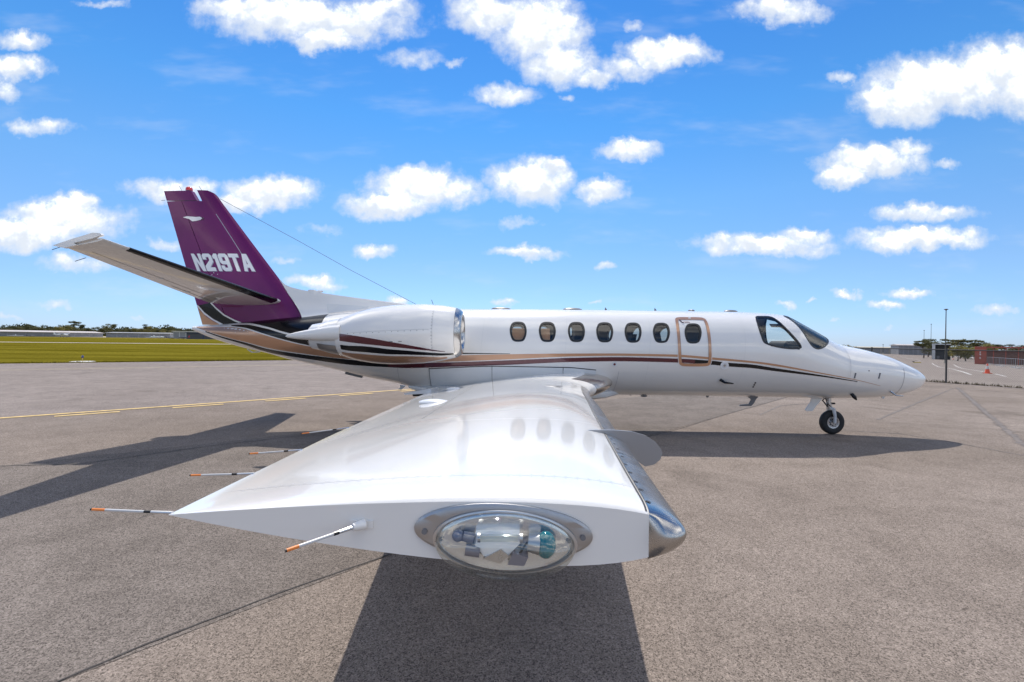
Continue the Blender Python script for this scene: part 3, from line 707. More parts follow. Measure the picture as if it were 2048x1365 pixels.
# static wicks
def wick(base, tip, nm='static_wick', s=.82):
    base, tip = Vector(base), Vector(tip); L_ = (tip-base)
    o = MB().tube([base, base+L_*.30], [.0045*s, .0035*s], 8).build(nm, STEEL, wing)
    MB().tube([base+L_*.26, base+L_*.34], .0042*s, 8).build('collar', BLACKP, o); MB().tube([base+L_*.34, base+L_*.82], .0034*s, 8).build('rod', WICK, o)
    MB().tube([base+L_*.82, base+L_*.98], .0036*s, 8).build('tip', ORANGE, o); MB().tube([base+L_*.98, tip], .0034*s, 8).build('end', BLACKP, o)
wick(wpt(.985, 1), P(182, 1019, 1.0)); wick(wpt(1.37, .995), P(380, 951, 1.38)); wick(wpt(1.80, .995), P(498, 908, 1.81)); wick(wpt(2.55, .995), P(602, 868, 2.56))
bw = P(722, 1050, .965); wick(P(712, 1053, .955), P(570, 1102.5, .86), s=1.)
MB().tube([P(728, 1049, .968), P(705, 1055, .950)], [.012, .008], 12).build('wick_mount', WHITE, wing)
MB().box((bw.x, .9685, bw.z), (.05, .004, .016)).build('wick_base', WHITE, wing, smooth=False)
# navigation light in the tip
lc = P(1007, 1063, TIPY); rot = R(-2.5)
def tipellipse(a, b, y, cx=0, cz=0, n=56, pw=1.0):
    o = []
    for k in range(n):
        t = 2*math.pi*k/n; x = a*sg(math.cos(t), pw); z = b*sg(math.sin(t), 1); o.append((lc.x+cx+x*math.cos(rot)-z*math.sin(rot), y, lc.z+cz+x*math.sin(rot)+z*math.cos(rot)))
    return o
nav = MB().loft([tipellipse(.190, .060, TIPY+.01, 0, .0), tipellipse(.190, .060, TIPY-.006), tipellipse(.184, .054, TIPY-.009), tipellipse(.150, .046, TIPY-.009, 0, -.002)], True, True).build('navigation_light', DULLM, JET, ang=30)
for sx_ in (-.167, .168):
    p = (lc.x+sx_, TIPY-.0095, lc.z-.03*(.2 if sx_ < 0 else -.0)+sx_*math.sin(rot)); MB().tube([p, (p[0], p[1]-.002, p[2])], .0062, 12).build('screw', GREYD, nav)
LCX, LCZ = .004, -.0175
def bub(s, dy, lift=0, a=.148, b=.0645): return tipellipse(a*s, b*s, TIPY-.009-dy, LCX, LCZ+lift, 56)
prof = [(1, 0), (.995, .012), (.975, .024), (.93, .036), (.86, .046), (.76, .055), (.63, .061), (.48, .0655), (.32, .068), (.15, .0692), (.01, .0695)]
MB().grid([bub(s, d, -.008*d/.07) for s, d in prof], True).build('lens', GL_LENS, nav)
MB().grid([bub(1.035, .001), bub(1.03, .005), bub(.985, .006), bub(.975, -.004)], True).build('gasket', STEEL, nav)
MB().loft([bub(.97, -.002), bub(.90, .004, -.001), bub(.80, .003, -.002), bub(.60, .001)], False, True).build('reflector', MIRR, nav, ang=60)
nx = lambda a, d, b: (lc.x+a, TIPY-.010-d, lc.z+b)
MB().loft([[nx(a*s_-.012, d, b*s_-.014) for a, b in ((-.046, .020), (.046, .022), (.052, .004), (.020, -.030), (-.030, -.026), (-.050, -.004))] for s_, d in ((1, 0), (1, .016), (.9, .024), (.62, .027))]).build('strobe_block', LAMPW, nav, ang=30)
MB().tube([nx(-.050, .034, .004), nx(.030, .036, .006)], .0075, 14).build('strobe_tube', GL_LENS, nav)
for a in (-.052, .034): MB().tube([nx(a, .034, .005), nx(a+.006, .034, .005)], .0095, 14).build('tube_cap', STEEL, nav)
MB().loft([[nx(a, d, b) for a, b in ((-.004, -.020), (.012, -.034), (-.006, -.050), (-.040, -.040))] for d in (.004, .03)]).build('bracket', STEEL, nav, ang=30)
MB().loft([[nx(a, d, b) for a, b in ((.020, -.026), (.052, -.034), (.044, -.052), (.010, -.050))] for d in (.004, .034)]).build('wiring_block', LAMPD, nav, ang=30)
g_ = nx(.088, .020, -.014); MB().ell(g_, (.022, .021, .028), 24, 16).build('green_bulb', GREENB, nav)
MB().tube([(g_[0]-.036, g_[1]+.006, g_[2]+.002), (g_[0]-.012, g_[1]+.004, g_[2])], [.018, .023], 20).build('bulb_socket', STEEL, nav)
MB().ell(nx(-.094, .016, .000), (.013, .014, .012), 18, 12).build('bulb', LAMPD, nav); MB().tube([nx(-.084, .016, .000), nx(-.062, .014, -.006)], [.010, .012], 14).build('bulb_socket', LAMPD, nav)
MB().tube([nx(-.078, .018, -.026), nx(-.048, .018, -.030)], .013, 14).build('bulb', LAMPD, nav)
for q_ in ((nx(-.06, .012, -.006), nx(-.05, .02, -.03), nx(-.02, .02, -.045)), (nx(.05, .014, -.012), nx(.035, .024, -.03), nx(.012, .02, -.046))): MB().tube(q_, .0022, 6).build('wire', SEAMD, nav)
for a in (-.132, .138): MB().tube([nx(a, .004, -.012), nx(a, .008, -.012)], .0042, 10).build('lens_screw', GREYD, nav)
lw = mirror_tree(wing); mirror_tree(nav)
# belly fairing joining the wings under the cabin
mb = MB(); rg = []
for x, ww, zb, zt in ((2.1, .25, .74, .86), (1.75, .62, .68, .9), (1.2, .86, .62, .95), (.2, .92, .60, 1.0), (-.8, .88, .63, .95), (-1.5, .68, .70, .92), (-1.95, .3, .80, .9)):
    rg.append([(x, YC+ww*math.cos(t), (zb+zt)/2+(zt-zb)/2*sg(math.sin(t), .6)) for t in (2*math.pi*k/28 for k in range(28))])
mb.loft(rg).build('belly_fairing', FAIR, JET)
# ------------------------------------------------------------------ engines
EY = 7.45
nac = [(927,629,703),(925.5,624,708.5),(922,620.5,711.5),(914,616.5,715.5),(905,614,718),(877,610.5,723.5),(843,609,727.5),(800,610.5,729),(764,614,727.8),(720,624,722),(684,637.5,711)]
NS = []
for x, t, b in nac:
    a, c = P(x, t, EY), P(x, b, EY); NS.append((a.x, (a.z+c.z)/2, (a.z-c.z)/2))
ncz = pchip([s[0] for s in NS], [s[1] for s in NS]); ncr = pchip([s[0] for s in NS], [s[2] for s in NS])
def npt(x, t, off=0.):
    r = ncr(x)+off; return Vector((x, EY-r*math.cos(t), ncz(x)+r*math.sin(t)))
def nring(x, off=0., n=64): return [npt(x, 2*math.pi*k/n, off) for k in range(n)]
xl, xa = NS[0][0], NS[-1][0]; xlip = NS[3][0]
cowl = MB().loft([nring(x) for x in np.linspace(xa, xlip, 50)], False, False).build('engine_nacelle', WHITE, JET, ang=60)
xr = list(np.linspace(xlip+.004, NS[2][0], 5))+[NS[1][0], xl]
lipr = [nring(x, .002) for x in xr]; r0_ = ncr(xl)
lipr += [[(xl-dx, EY-r*math.cos(2*math.pi*k/64), ncz(xl)+r*math.sin(2*math.pi*k/64)) for k in range(64)] for dx, r in ((.004, r0_-.012), (.03, r0_-.028), (.10, r0_-.034), (.18, r0_-.030))]
MB().loft(lipr, False, False).build('intake_lip', LIPM, cowl, ang=70)
duct = [[(xl-dx, EY-r*math.cos(2*math.pi*k/48), ncz(xl)+r*math.sin(2*math.pi*k/48)) for k in range(48)] for dx, r in ((.178, r0_-.031), (.40, r0_-.03), (.55, r0_-.04))]
MB().loft(duct, False, False).build('intake_duct', FAIR, cowl)
mb = MB(); cxf = xl-.50; cz_ = ncz(xl)
mb.ell((cxf, EY, cz_), (.16, .09, .09), 20, 10)
mb.build('spinner', STEEL, cowl); mb = MB()
for k in range(22):
    a = 2*math.pi*k/22; u = Vector((0, math.cos(a), math.sin(a))); v_ = Vector((0, -math.sin(a), math.cos(a))); c0 = Vector((cxf-.02, EY, cz_))
    mb.add([c0+u*.07+v_*.02+Vector((.03, 0, 0)), c0+u*.07-v_*.02-Vector((.03, 0, 0)), c0+u*.30-v_*.05-Vector((.01, 0, 0)), c0+u*.30+v_*.05+Vector((.02, 0, 0))], [(0, 1, 2, 3)])
mb.build('fan_blades', DULLM, cowl, smooth=False)
MB().disc((cxf-.1, EY, cz_), (1, 0, 0), .31, 32).build('fan_backing', DARK, cowl, smooth=False)
MB().box((xl-.09, EY-r0_+.02, cz_), (.06, .03, .045)).build('intake_probe', DARK, cowl, smooth=False)
# nacelle seams and fasteners
def nband(x0, x1, m, name, off=.002): return MB().loft([nring(x0, off), nring(x1, off)], False, False).build(name, m, cowl)
def onnac(px, py):
    Yp = EY-.4
    for _ in range(30):
        p = P(px, py, Yp); r = ncr(p.x); dz = max(-r*.99, min(r*.99, p.z-ncz(p.x))); Yp = .5*Yp+.5*(EY-math.sqrt(r*r-dz*dz))
    return p.x, math.asin(dz/r)
def nstripe(up, lo, m, name='stripe', off=.002, rows=5):
    U = sorted(onnac(*p) for p in up); L_ = sorted(onnac(*p) for p in lo); fu_ = pchip([p[0] for p in U], [p[1] for p in U]); fl_ = pchip([p[0] for p in L_], [p[1] for p in L_])
    a, b = max(U[0][0], L_[0][0]), min(U[-1][0], L_[-1][0])
    return MB().grid([[npt(x, fl_(x)+(fu_(x)-fl_(x))*k/rows, off) for x in np.linspace(a, b, 60)] for k in range(rows+1)]).build(name, m, cowl)
nstripe([(679,668),(720,673.5),(780,684),(840,695),(890,703)], [(679,682),(720,687.5),(780,694),(840,700),(890,703.8)], MAROON)
nstripe([(680,690),(720,692.5),(780,699),(840,704),(908,706.5)], [(680,698.5),(720,704),(780,709),(840,710.5),(908,710)], BLACKP)
nstripe([(683,704),(720,708),(780,712.5),(840,713.5),(895,714)], [(684,709),(720,719.5),(780,726),(840,725.3),(895,717)], COPPER)
mb = MB()
sx1 = onnac(862, 668)[0]
for k in range(26):
    t = R(-75+k*6.4); mb.disc(npt(sx1, t, .002), (0, -math.cos(t), math.sin(t)), .0055, 8)
for k in range(13):
    x, t = onnac(695+k*12.6, 668-k*.6); mb.disc(npt(x, t, .002), (0, -math.cos(t), math.sin(t)), .0055, 8)
mb.build('fasteners', SEAMD, cowl, smooth=False)['kind'] = 'stuff'
MB().grid([[npt(sx1+d_+.012, R(-80+k*4), .0015) for k in range(46)] for d_ in (-.002, .002)]).build('seam', SEAML, cowl)
a_, b_ = onnac(690, 667.5), onnac(858, 659)
MB().grid([[npt(a_[0]+(b_[0]-a_[0])*k/30, a_[1]+(b_[1]-a_[1])*k/30+d_, .0015) for k in range(31)] for d_ in (-.004, .004)]).build('seam', SEAML, cowl)
for q in ((782, 683.5), (800, 683.3)):
    x, t = onnac(*q); MB().box(npt(x, t, .002), (.05, .006, .010)).build('stencil_mark', SEAM, cowl, smooth=False)
# exhaust: nozzle, thrust reverser buckets and side fairing
def er(x, r, n=40, cz=None): return [(x, EY-r*math.cos(2*math.pi*k/n), (cz or ncz(xa))+r*math.sin(2*math.pi*k/n)) for k in range(n)]
ra = ncr(xa)
MB().loft([er(xa-.004, ra-.012), er(xa-.25, ra-.06), er(xa-.46, ra-.10), er(xa-.46, ra-.125), er(xa-.2, ra-.10)], False, False).build('exhaust_nozzle', FAIR, cowl)
MB().loft([er(xa-.1, .16), er(xa-.42, .10), er(xa-.62, .02)]).build('exhaust_cone', DULLM, cowl)
czx = ncz(xa)
for s_, m_ in ((1, WHITE), (-1, DULLM)):
    rg = []
    for dx, r, c in ((.0, ra+.004, .0), (.18, ra-.03, .0), (.36, ra-.085, .0), (.50, ra-.14, 0)):
        rg.append([(xa-dx, EY-r*math.cos(t), czx+s_*r*math.sin(t)) for t in np.linspace(R(28), R(152), 20)])
    MB().grid(rg).build('reverser_bucket', m_, cowl)
rg = []
for px, hz_, hy in ((681,16,.10),(660,15.5,.11),(640,13.5,.10),(615,10.5,.08),(590,7,.05),(575,3.5,.025),(570,.8,.006)):
    c = P(px, {681:666,660:667,640:668.5,615:670,590:671.5,575:672.5,570:673}[px], EY-.27); hz2 = hz_/128.
    rg.append([(c.x, EY-.25-hy*math.cos(t), c.z+hz2*sg(math.sin(t), .8)) for t in (2*math.pi*k/24 for k in range(24))])
MB().loft(rg).build('reverser_fairing', WHITE, cowl)
# pylon
rg = []
for y, x0, x1, th_ in ((EY+.3, -1.35, -2.75, .09), (EY+.55, -1.25, -2.9, .09), (YC-.6, -1.15, -3.0, .11)):
    rg.append([(x0+(x1-x0)*f, y, ncz(-1.9)+s_*th_*math.sin(math.pi*f**.6)) for f, s_ in [(k/12, 1) for k in range(13)]+[(k/12, -1) for k in range(11, 0, -1)]])
MB().loft(rg).build('engine_pylon', WHITE, cowl)
mirror_tree(cowl)

# ------------------------------------------------------------------ tail
def FX(px, py): p = P(px, py, YC); return p.x, p.z
le_f = sorted([(b, a) for a, b in [FX(*q) for q in ((412,381),(421,383.5),(430,388),(436,394),(445,407),(500,480.5),(566,568),(600,611),(622,640),(640,662))]])
te_f = sorted([(b, a) for a, b in [FX(*q) for q in ((329,386),(405,650))]]); hi_f = sorted([(b, a) for a, b in [FX(*q) for q in ((366,406),(462,655))]])
ext = lambda L_: (lin([p[0] for p in L_], [p[1] for p in L_]))
def linex(L_):
    (z0, x0), (z1, x1) = L_[0], L_[-1]; return lambda z: x0+(x1-x0)*(z-z0)/(z1-z0)
leF = ext(le_f); teF = linex(te_f); hiF = linex(hi_f)
def fin_t(x, z):
    z_ = min(z, FX(420, 397)[1]); l = leF(z_) if z < FX(420,397)[1] else linex([le_f[-6], le_f[-5]])(z); t = teF(z); c = l-t; f = min(max((l-x)/c, 0), 1)
    return max(.0035, c*foil(f, .115)[0]-c*foil(f, .115)[1])/2*.95
def slab(mb, rows, nx=24, yc=YC, tf=fin_t):
    for s_ in (-1, 1):
        mb.grid([[(xa_+(xb_-xa_)*(.5-.5*math.cos(math.pi*k/nx)), yc+s_*tf(xa_+(xb_-xa_)*(.5-.5*math.cos(math.pi*k/nx)), z), z) for k in range(nx+1)] for z, xa_, xb_ in rows])
    for e in (1, 2): mb.grid([[(r[e], yc-tf(r[e], r[0]), r[0]), (r[e], yc+tf(r[e], r[0]), r[0])] for r in rows])
    for r in (rows[0], rows[-1]): mb.grid([[(r[1]+(r[2]-r[1])*k/nx, yc+s_*tf(r[1]+(r[2]-r[1])*k/nx, r[0]), r[0]) for k in range(nx+1)] for s_ in (-1, 1)])
    return mb
znf = FX(390, 404)[1]; ztop = FX(405, 382.5)[1]; zbot = FX(500, 668)[1]
GAP = .012
mb = MB(); slab(mb, [(z, hiF(z)+GAP, leF(z)) for z in np.linspace(zbot, znf, 50)])
nl = linex(sorted([(b, a) for a, b in [FX(*q) for q in ((398,383),(408,404))]]))
slab(mb, [(z, nl(z), leF(z)) for z in np.linspace(znf, ztop, 10)], 14)
fin = mb.build('vertical_fin', PURPLE, JET, ang=30)
rl = linex(sorted([(b, a) for a, b in [FX(*q) for q in ((384,380),(396,401))]]))
mb = MB(); zr0 = FX(405, 650)[1]
slab(mb, [(z, teF(z), hiF(z)) for z in np.linspace(zr0, znf, 40)], 14)
rtop = lambda x: FX(329, 386.5)[1]+(FX(384, 379.5)[1]-FX(329, 386.5)[1])*(x-FX(329, 386)[0])/(FX(384, 380)[0]-FX(329, 386)[0])
zt0 = FX(356, 383)[1]; slab(mb, [(z, teF(z), rl(z)) for z in np.linspace(znf+.012, zt0, 8)], 14)
rud = mb.build('rudder', PURPLE, JET, ang=30)
zz_ = FX(378, 380)[1]-.02; xx_ = FX(378.5, 377)[0]
MB().loft([[(xx_+r*math.cos(t), YC+r*math.sin(t), zz_+h) for t in (2*math.pi*k/20 for k in range(20))] for r, h in ((.062, 0), (.062, .035), (.055, .055), (.035, .072), (.004, .08))]).build('beacon', BEACON, JET, ang=50)
for q0, q1 in (((364,382),(358,372)), ((404,382),(398,373)), ((330,401),(323,401.5))):
    MB().tube([P(*q0, YC), P(*q1, YC)], .004, 6).build('static_wick', SEAM, JET)
# fin paint bands and lettering, films on the right face (mirrored for the left)
def ffilm(name, poly_px, m, off=.003, both=True, n=10, mir=True):
    pts = resample([FX(*q) for q in poly_px], 90); cx = sum(p[0] for p in pts)/90; cz = sum(p[1] for p in pts)/90
    G_ = [[(cx+(p[0]-cx)*s, YC-fin_t(cx+(p[0]-cx)*s, cz+(p[1]-cz)*s)-off, cz+(p[1]-cz)*s) for p in pts] for s in np.linspace(1, .001, n)]
    o = MB().grid(G_, True).build(name, m, JET)
    if mir: mirror_of(o)
    return o
def fband(name, up, lo, m, off=.003):
    G_ = []
    U = [FX(*q) for q in up]; L_ = [FX(*q) for q in lo]
    def dense(A_): 
        o = []; n = 12
        for a, b in zip(A_[:-1], A_[1:]): o += [(a[0]+(b[0]-a[0])*i/n, a[1]+(b[1]-a[1])*i/n) for i in range(n)]
        return o+[A_[-1]]
    U, L_ = dense(U), dense(L_)
    for k in range(7):
        G_.append([(a[0]+(b[0]-a[0])*k/6, YC-fin_t(a[0]+(b[0]-a[0])*k/6, a[1]+(b[1]-a[1])*k/6)-off, a[1]+(b[1]-a[1])*k/6) for a, b in zip(U, L_)])
    o = MB().grid(G_).build(name, m, JET); mirror_of(o); return o
fband('tail_band', [(395,612),(401,622),(414,634),(428,643),(446,650.5)], [(401,634),(402.5,640),(404,645),(405,649),(406,650)], COPPER, .0035)
fband('tail_band', [(424,606),(436,618),(452,631),(474,642),(500,651),(540,661)], [(397,611.5),(411,628),(428,640),(450,650),(475,656),(500,662)], BLACKP, .0035)
fband('tail_line', [(396,610.5),(411,626),(428,638),(452,650)], [(394,612),(409,629),(426.5,641),(449,652.5)], LETTER, .005)
fband('tail_line', [(425.5,605.5),(437,616.8),(453,629.7),(475,640.7),(500,649.5),(540,659.5)], [(423,607),(435.3,619.2),(451.3,632.3),(473.5,643.3),(499,652.5),(539,662)], LETTER, .005)
GLY = {'N': (4, [[(0,0),(0,6),(1.3,6),(2.7,2.6),(2.7,6),(4,6),(4,0),(2.7,0),(1.3,3.4),(1.3,0)]]),
 '2': (4, [[(0,0),(0,1.7),(2.6,3.7),(2.6,4.85),(1.4,4.85),(1.4,4.0),(0,4.0),(0,5.3),(.7,6),(3.3,6),(4,5.3),(4,3.2),(1.9,1.25),(4,1.25),(4,0)]]),
 '1': (2, [[(.65,0),(.65,4.3),(0,4.3),(0,5.2),(.9,6),(2.05,6),(2.05,0)]]),
 '9': (4, [[(.7,0),(0,.7),(0,1.9),(1.4,1.9),(1.4,1.15),(2.6,1.15),(2.6,2.35),(.7,2.35),(0,3.05),(0,5.3),(.7,6),(3.3,6),(4,5.3),(4,.7),(3.3,0)], [(1.4,3.5),(2.6,3.5),(2.6,4.85),(1.4,4.85)]]),
 'T': (4, [[(1.3,0),(1.3,4.75),(0,4.75),(0,6),(4,6),(4,4.75),(2.7,4.75),(2.7,0)]]),
 'A': (4.2, [[(0,0),(1.2,6),(3.0,6),(4.2,0),(2.85,0),(2.6,1.25),(1.6,1.25),(1.35,0)], [(1.82,2.4),(2.38,2.4),(2.1,4.3)]])}
cu = bpy.data.curves.new('t', 'CURVE'); cu.dimensions = '2D'; cu.fill_mode = 'BOTH'; cur = 0
for ch in 'N219TA':
    wd_, polys = GLY[ch]
    for pl_ in polys:
        sp = cu.splines.new('POLY'); sp.points.add(len(pl_)-1); sp.use_cyclic_u = True
        for k, (a, b) in enumerate(pl_): sp.points[k].co = (cur+a, b, 0, 1)
    cur += wd_+.42
cur -= .42
to = bpy.data.objects.new('t', cu); COL.objects.link(to); bpy.context.view_layer.update(); tm = to.to_mesh()
# only the upper cap of the filled outline
V1 = [(v.co.x, v.co.y) for v in tm.vertices]; F1 = [tuple(p.vertices) for p in tm.polygons if abs(p.normal.z) > .5 and p.center.z >= -1e-6]
to.to_mesh_clear(); bpy.data.objects.remove(to)
tl, tr_, tb = FX(397, 543), FX(516, 543.5), FX(393, 508.5); bz = tl[1]; hz_ = tb[1]-tl[1]; wdt = tr_[0]-tl[0]
def letter_mesh(off, m, nm, dx=0, dz=0):
    o = []
    for a, b in V1:
        x = tl[0]+a/cur*wdt-.40*hz_*b/6+dx; z = bz+b/6*hz_+dz; o.append((x, YC-fin_t(x, z)-off, z))
    return obj(nm, o, F1, m, fin, smooth=False)
letter_mesh(.0085, LETTER, 'registration'); letter_mesh(.0055, LETTERG, 'registration_shadow', .014, -.010)
# small crest near the fin top
cr = [(368,436),(378,434),(386,435),(396,436),(404,435.5),(409,438.5),(405,442),(396,444),(388,444.5),(382,440)]
ffilm('tail_emblem', cr, LETTER, .006, mir=True)
ffilm('tail_emblem_edge', [(404,435.5),(412,437.5),(413,441),(404,443)], MAROON, .005)
ffilm('tail_line', [(371,559.5),(382,559),(382,561),(371,561.5)], LETTER, .0055)
mbr = MB()
for q in ((432,547),(437,543),(428,551),(440,550),(434,556),(437,560)):
    x, z = FX(*q); mbr.disc((x, YC-fin_t(x, z)-.006, z), (0, -1, 0), .008, 8)
mbr.build('rivets', LETTER, fin, smooth=False)
# seam along the fin leading edge boot
fband('fin_seam', [(437,430),(470,480),(500,527)], [(436,430.6),(469,480.6),(499,527.6)], LETTERG, .004)
# dorsal fairing running forward from the fin
dt = sorted(FX(*q) for q in ((552,548),(566,567),(575,572),(585,575.5),(605,580.5),(630,584.5),(697,594),(760,602),(815,608.8),(850,613),(885,617.5)))
dz_ = pchip([p[0] for p in dt], [p[1] for p in dt]); rows = []
for x in np.linspace(FX(560, 560)[0], dt[-1][0], 70):
    zt = dz_(x); zb = zT(x)-.12; H = max(.03, zt-zb); r = []
    for k in range(15):
        v_ = k/14; r.append((v_, x, zb+H*v_, .026+.30*(1-v_)**3.0*min(1, H/.5)+.05*(1-v_)))
    rows.append(r)
rows = [[(v_, max(x, leF(min(z, ztop))-.035+.0*v_), z, t) for v_, x, z, t in r] for r in rows]
mb = MB()
for s_ in (-1, 1): mb.grid([[(x, YC+s_*min(t, Wd(x)*.8)*math.sqrt(max(0, 1-max(0, v_-.9)**2*75)), z) for v_, x, z, t in r] for r in rows])
for e in (0, -1): mb.grid([[(x, YC+s_*min(t, Wd(x)*.8)*math.sqrt(max(0, 1-max(0, v_-.9)**2*75)), z) for v_, x, z, t in rows[e]] for s_ in (-1, 1)])
dors = mb.build('dorsal_fairing', WHITE, JET, ang=50)
c = [FX(*q) for q in ((664,610),(690,611.5),(745,614.5),(745,619),(666,628.5))]
obj('air_scoop', [(p[0], YC-.235-.03*(i in (0, 4)), p[1]) for i, p in enumerate(c)], [tuple(range(5))], FAIR, dors, smooth=False)
MB().loft([[(P(620, 585, YC).x+a*sc2, YC+b*sc2*.3, P(620, 585, YC).z+h) for a, b in ((-.05, 0), (0, .1), (.12, .1), (.16, 0), (.12, -.1), (0, -.1))] for h, sc2 in ((-.05, 1), (.02, .9), (.05, .6))]).build('antenna', WHITE, JET)
MB().tube([P(440, 398, YC), P(600, 484, YC), P(700, 540, YC), P(832, 609, YC)], .0042, 5).build('wire_antenna', SEAM, JET)
MB().tube([P(867, 611, YC), P(863, 600, YC)], .006, 6).build('wire_mast', SEAM, JET)

# horizontal stabiliser
def ST(px, py, Y): return P(px, py, Y)
SRY, STY = YC-.07, 5.65
L0, L1 = P(563, 603, SRY), P(207, 478, STY); T0, T1 = P(418, 606, SRY), P(128, 494, STY)
def spt(s, f, upper, off=0., Yadd=0.):
    Yp = SRY+(STY-SRY)*s; l = L0.lerp(L1, s); t = T0.lerp(T1, s); c = l.x-t.x; k = 1 if s < .985 else .75
    u, d = foil(f, .105*k); cb = (u+d)/2; h = (u-cb if upper else d-cb)*c
    p = Vector((l.x-f*c, Yp, l.z+(t.z-l.z)*f+h))
    if off:
        e = .004; f2, f1 = min(1, f+e), max(0, f-e); i = 0 if upper else 1
        dz2 = (foil(f2, .105)[i]-foil(f1, .105)[i]); n = Vector((dz2, 0, (f2-f1))) if upper else Vector((-dz2, 0, -(f2-f1))); n.normalize(); p += n*off
    return p
SS = list(np.linspace(0, .98, 22))+[.99, 1.0]; FS2 = [.5*(1-math.cos(math.pi*k/24)) for k in range(25)]
stab = MB().loft([[spt(s, f, True) for f in FS2[::-1]]+[spt(s, f, False) for f in FS2[1:-1]] for s in SS]).build('horizontal_stabiliser', WHITE, JET, ang=35)
def sstrip(name, s0, s1, fu_, fl_, m, off):
    return MB().grid([[spt(s, f*fu_/.052, True, off) for f in FL[::-1]]+[spt(s, f*fl_/.052, False, off) for f in FL[1:]] for s in np.linspace(s0, s1, 24)]).build(name, m, stab, ang=60)
sstrip('deice_boot', .035, .90, .075, .095, BOOT, .0035); sstrip('boot_border', .02, .035, .10, .13, LETTER, .004)
hl = []
for s in np.linspace(.02, .93, 30): hl.append([spt(s, .70, False, .002), spt(s, .712, False, .002)])
MB().grid(hl).build('elevator_gap', SEAM, stab)
hl = [[spt(s, .865, False, .003), spt(s, .878, False, .003)] for s in np.linspace(.06, .42, 16)]
MB().grid(hl).build('trim_tab_gap', SEAMD, stab)
for s, f in ((.30, .86), (.56, .70), (.17, .62)):
    MB().ell(spt(s, f, False), (.05, .015, .012), 10, 6).build('hinge_fitting', FAIR, stab)
# raised balance horn at the tip
hp = [P(*q, STY-.02) for q in ((108,492),(150,478),(188,466.5),(203,467.5),(206,471),(188,478),(165,483.5),(150,487),(157,491),(130,497))]
MB().prism([(p.x, STY-.04, p.z) for p in hp], (0, .045, 0)).build('elevator_horn', WHITE, stab, ang=30)
for q in ((122,494,104,500), (172,516,150,523)):
    MB().tube([P(q[0], q[1], STY+.05), P(q[2], q[3], STY+.05)], .004, 6).build('static_wick', SEAM, stab)
mirror_tree(stab)
# tail fairing under the stabiliser root
MB().ell((P(505, 612, YC).x, YC, P(505, 612, YC).z), (.75, .10, .10), 24, 10).build('root_bullet', PURPLE, JET)

# ------------------------------------------------------------------ landing gear
c0 = G(1663, 868); NX = P(1663, 868, YC).x; NR = .235
def torus_tyre(c, r, wd, tag_par, rim_r):
    prof = [(rim_r, -.42), (rim_r+.02, -.5), (r*.80, -.52), (r*.93, -.44), (r*.985, -.28), (r, 0), (r*.985, .28), (r*.93, .44), (r*.80, .52), (rim_r+.02, .5), (rim_r, .42)]
    return MB().loft([[(c[0]+rr*math.cos(t), c[1]+y*wd, c[2]+rr*math.sin(t)) for rr, y in prof] for t in (2*math.pi*k/48 for k in range(48))]+[], False, False).grid([[(c[0]+rr*math.cos(t), c[1]+y*wd, c[2]+rr*math.sin(t)) for rr, y in prof] for t in (R(352.5), 2*math.pi)])
def wheel(name, c, r, wd, rim_r):
    ty = torus_tyre(c, r, wd, None, rim_r).build(name, RUBBER, JET, ang=60); rm = MB()
    pr = [(.02, -.50), (.05, -.50), (.055, -.30), (rim_r*.80, -.30), (rim_r*.86, -.44), (rim_r+.004, -.46), (rim_r+.004, .46), (rim_r*.86, .44), (rim_r*.80, .30), (.055, .30), (.05, .5), (.02, .5)]
    rm.grid([[(c[0]+rr*math.cos(t), c[1]+y*wd, c[2]+rr*math.sin(t)) for rr, y in pr] for t in (2*math.pi*k/40 for k in range(41))]).build('rim', STEEL, ty, ang=30)
    for s_ in (-1, 1):
        b = MB()
        for k in range(8): b.disc((c[0]+rim_r*.55*math.cos(k*.785), c[1]+s_*wd*.305, c[2]+rim_r*.55*math.sin(k*.785)), (0, s_, 0), .014, 10)
        b.build('rim_holes', DARK, ty, smooth=False)
    return ty
wheel('nose_wheel', (NX, YC, NR), NR, .105, .115)
strut = MB().tube([(NX-.06, YC, .95), (NX-.06, YC, .58)], .036, 14).tube([(NX-.06, YC, .6), (NX-.05, YC, .50)], .05, 14)
strut.build('nose_gear_strut', STEEL, JET)
for s_ in (-1, 1): MB().tube([(NX-.05, YC+s_*.02, .52), (NX-.02, YC+s_*.085, .49), (NX+.0, YC+s_*.09, .36), (NX, YC+s_*.085, NR)], [.035, .034, .028, .026], 10).build('fork', FAIR, JET)
MB().tube([(NX-.07, YC-.02, .80), (NX-.20, YC-.02, .66), (NX-.10, YC-.02, .54)], .014, 8).tube([(NX-.05, YC, .60), (NX+.05, YC-.01, .60)], .018, 8).build('torque_link', DARK, JET)
MB().tube([(NX-.09, YC-.04, .78), (NX-.15, YC-.04, .70), (NX-.13, YC-.045, .60), (NX-.06, YC-.05, .55)], .008, 6).build('hose', RUBBER, JET)
MB().tube([(NX-.3, YC, .80), (NX-.08, YC, .66)], .018, 8).build('drag_brace', STEEL, JET)
dp = [P(*q, YC-.14) for q in ((1626,796),(1650,796),(1644,803),(1636,812),(1628,823),(1616,823.5),(1613,821),(1624,805))]
MB().prism([(p.x, YC-.10, p.z) for p in dp], (0, .018, 0)).build('gear_door', WHITE, JET, ang=30)
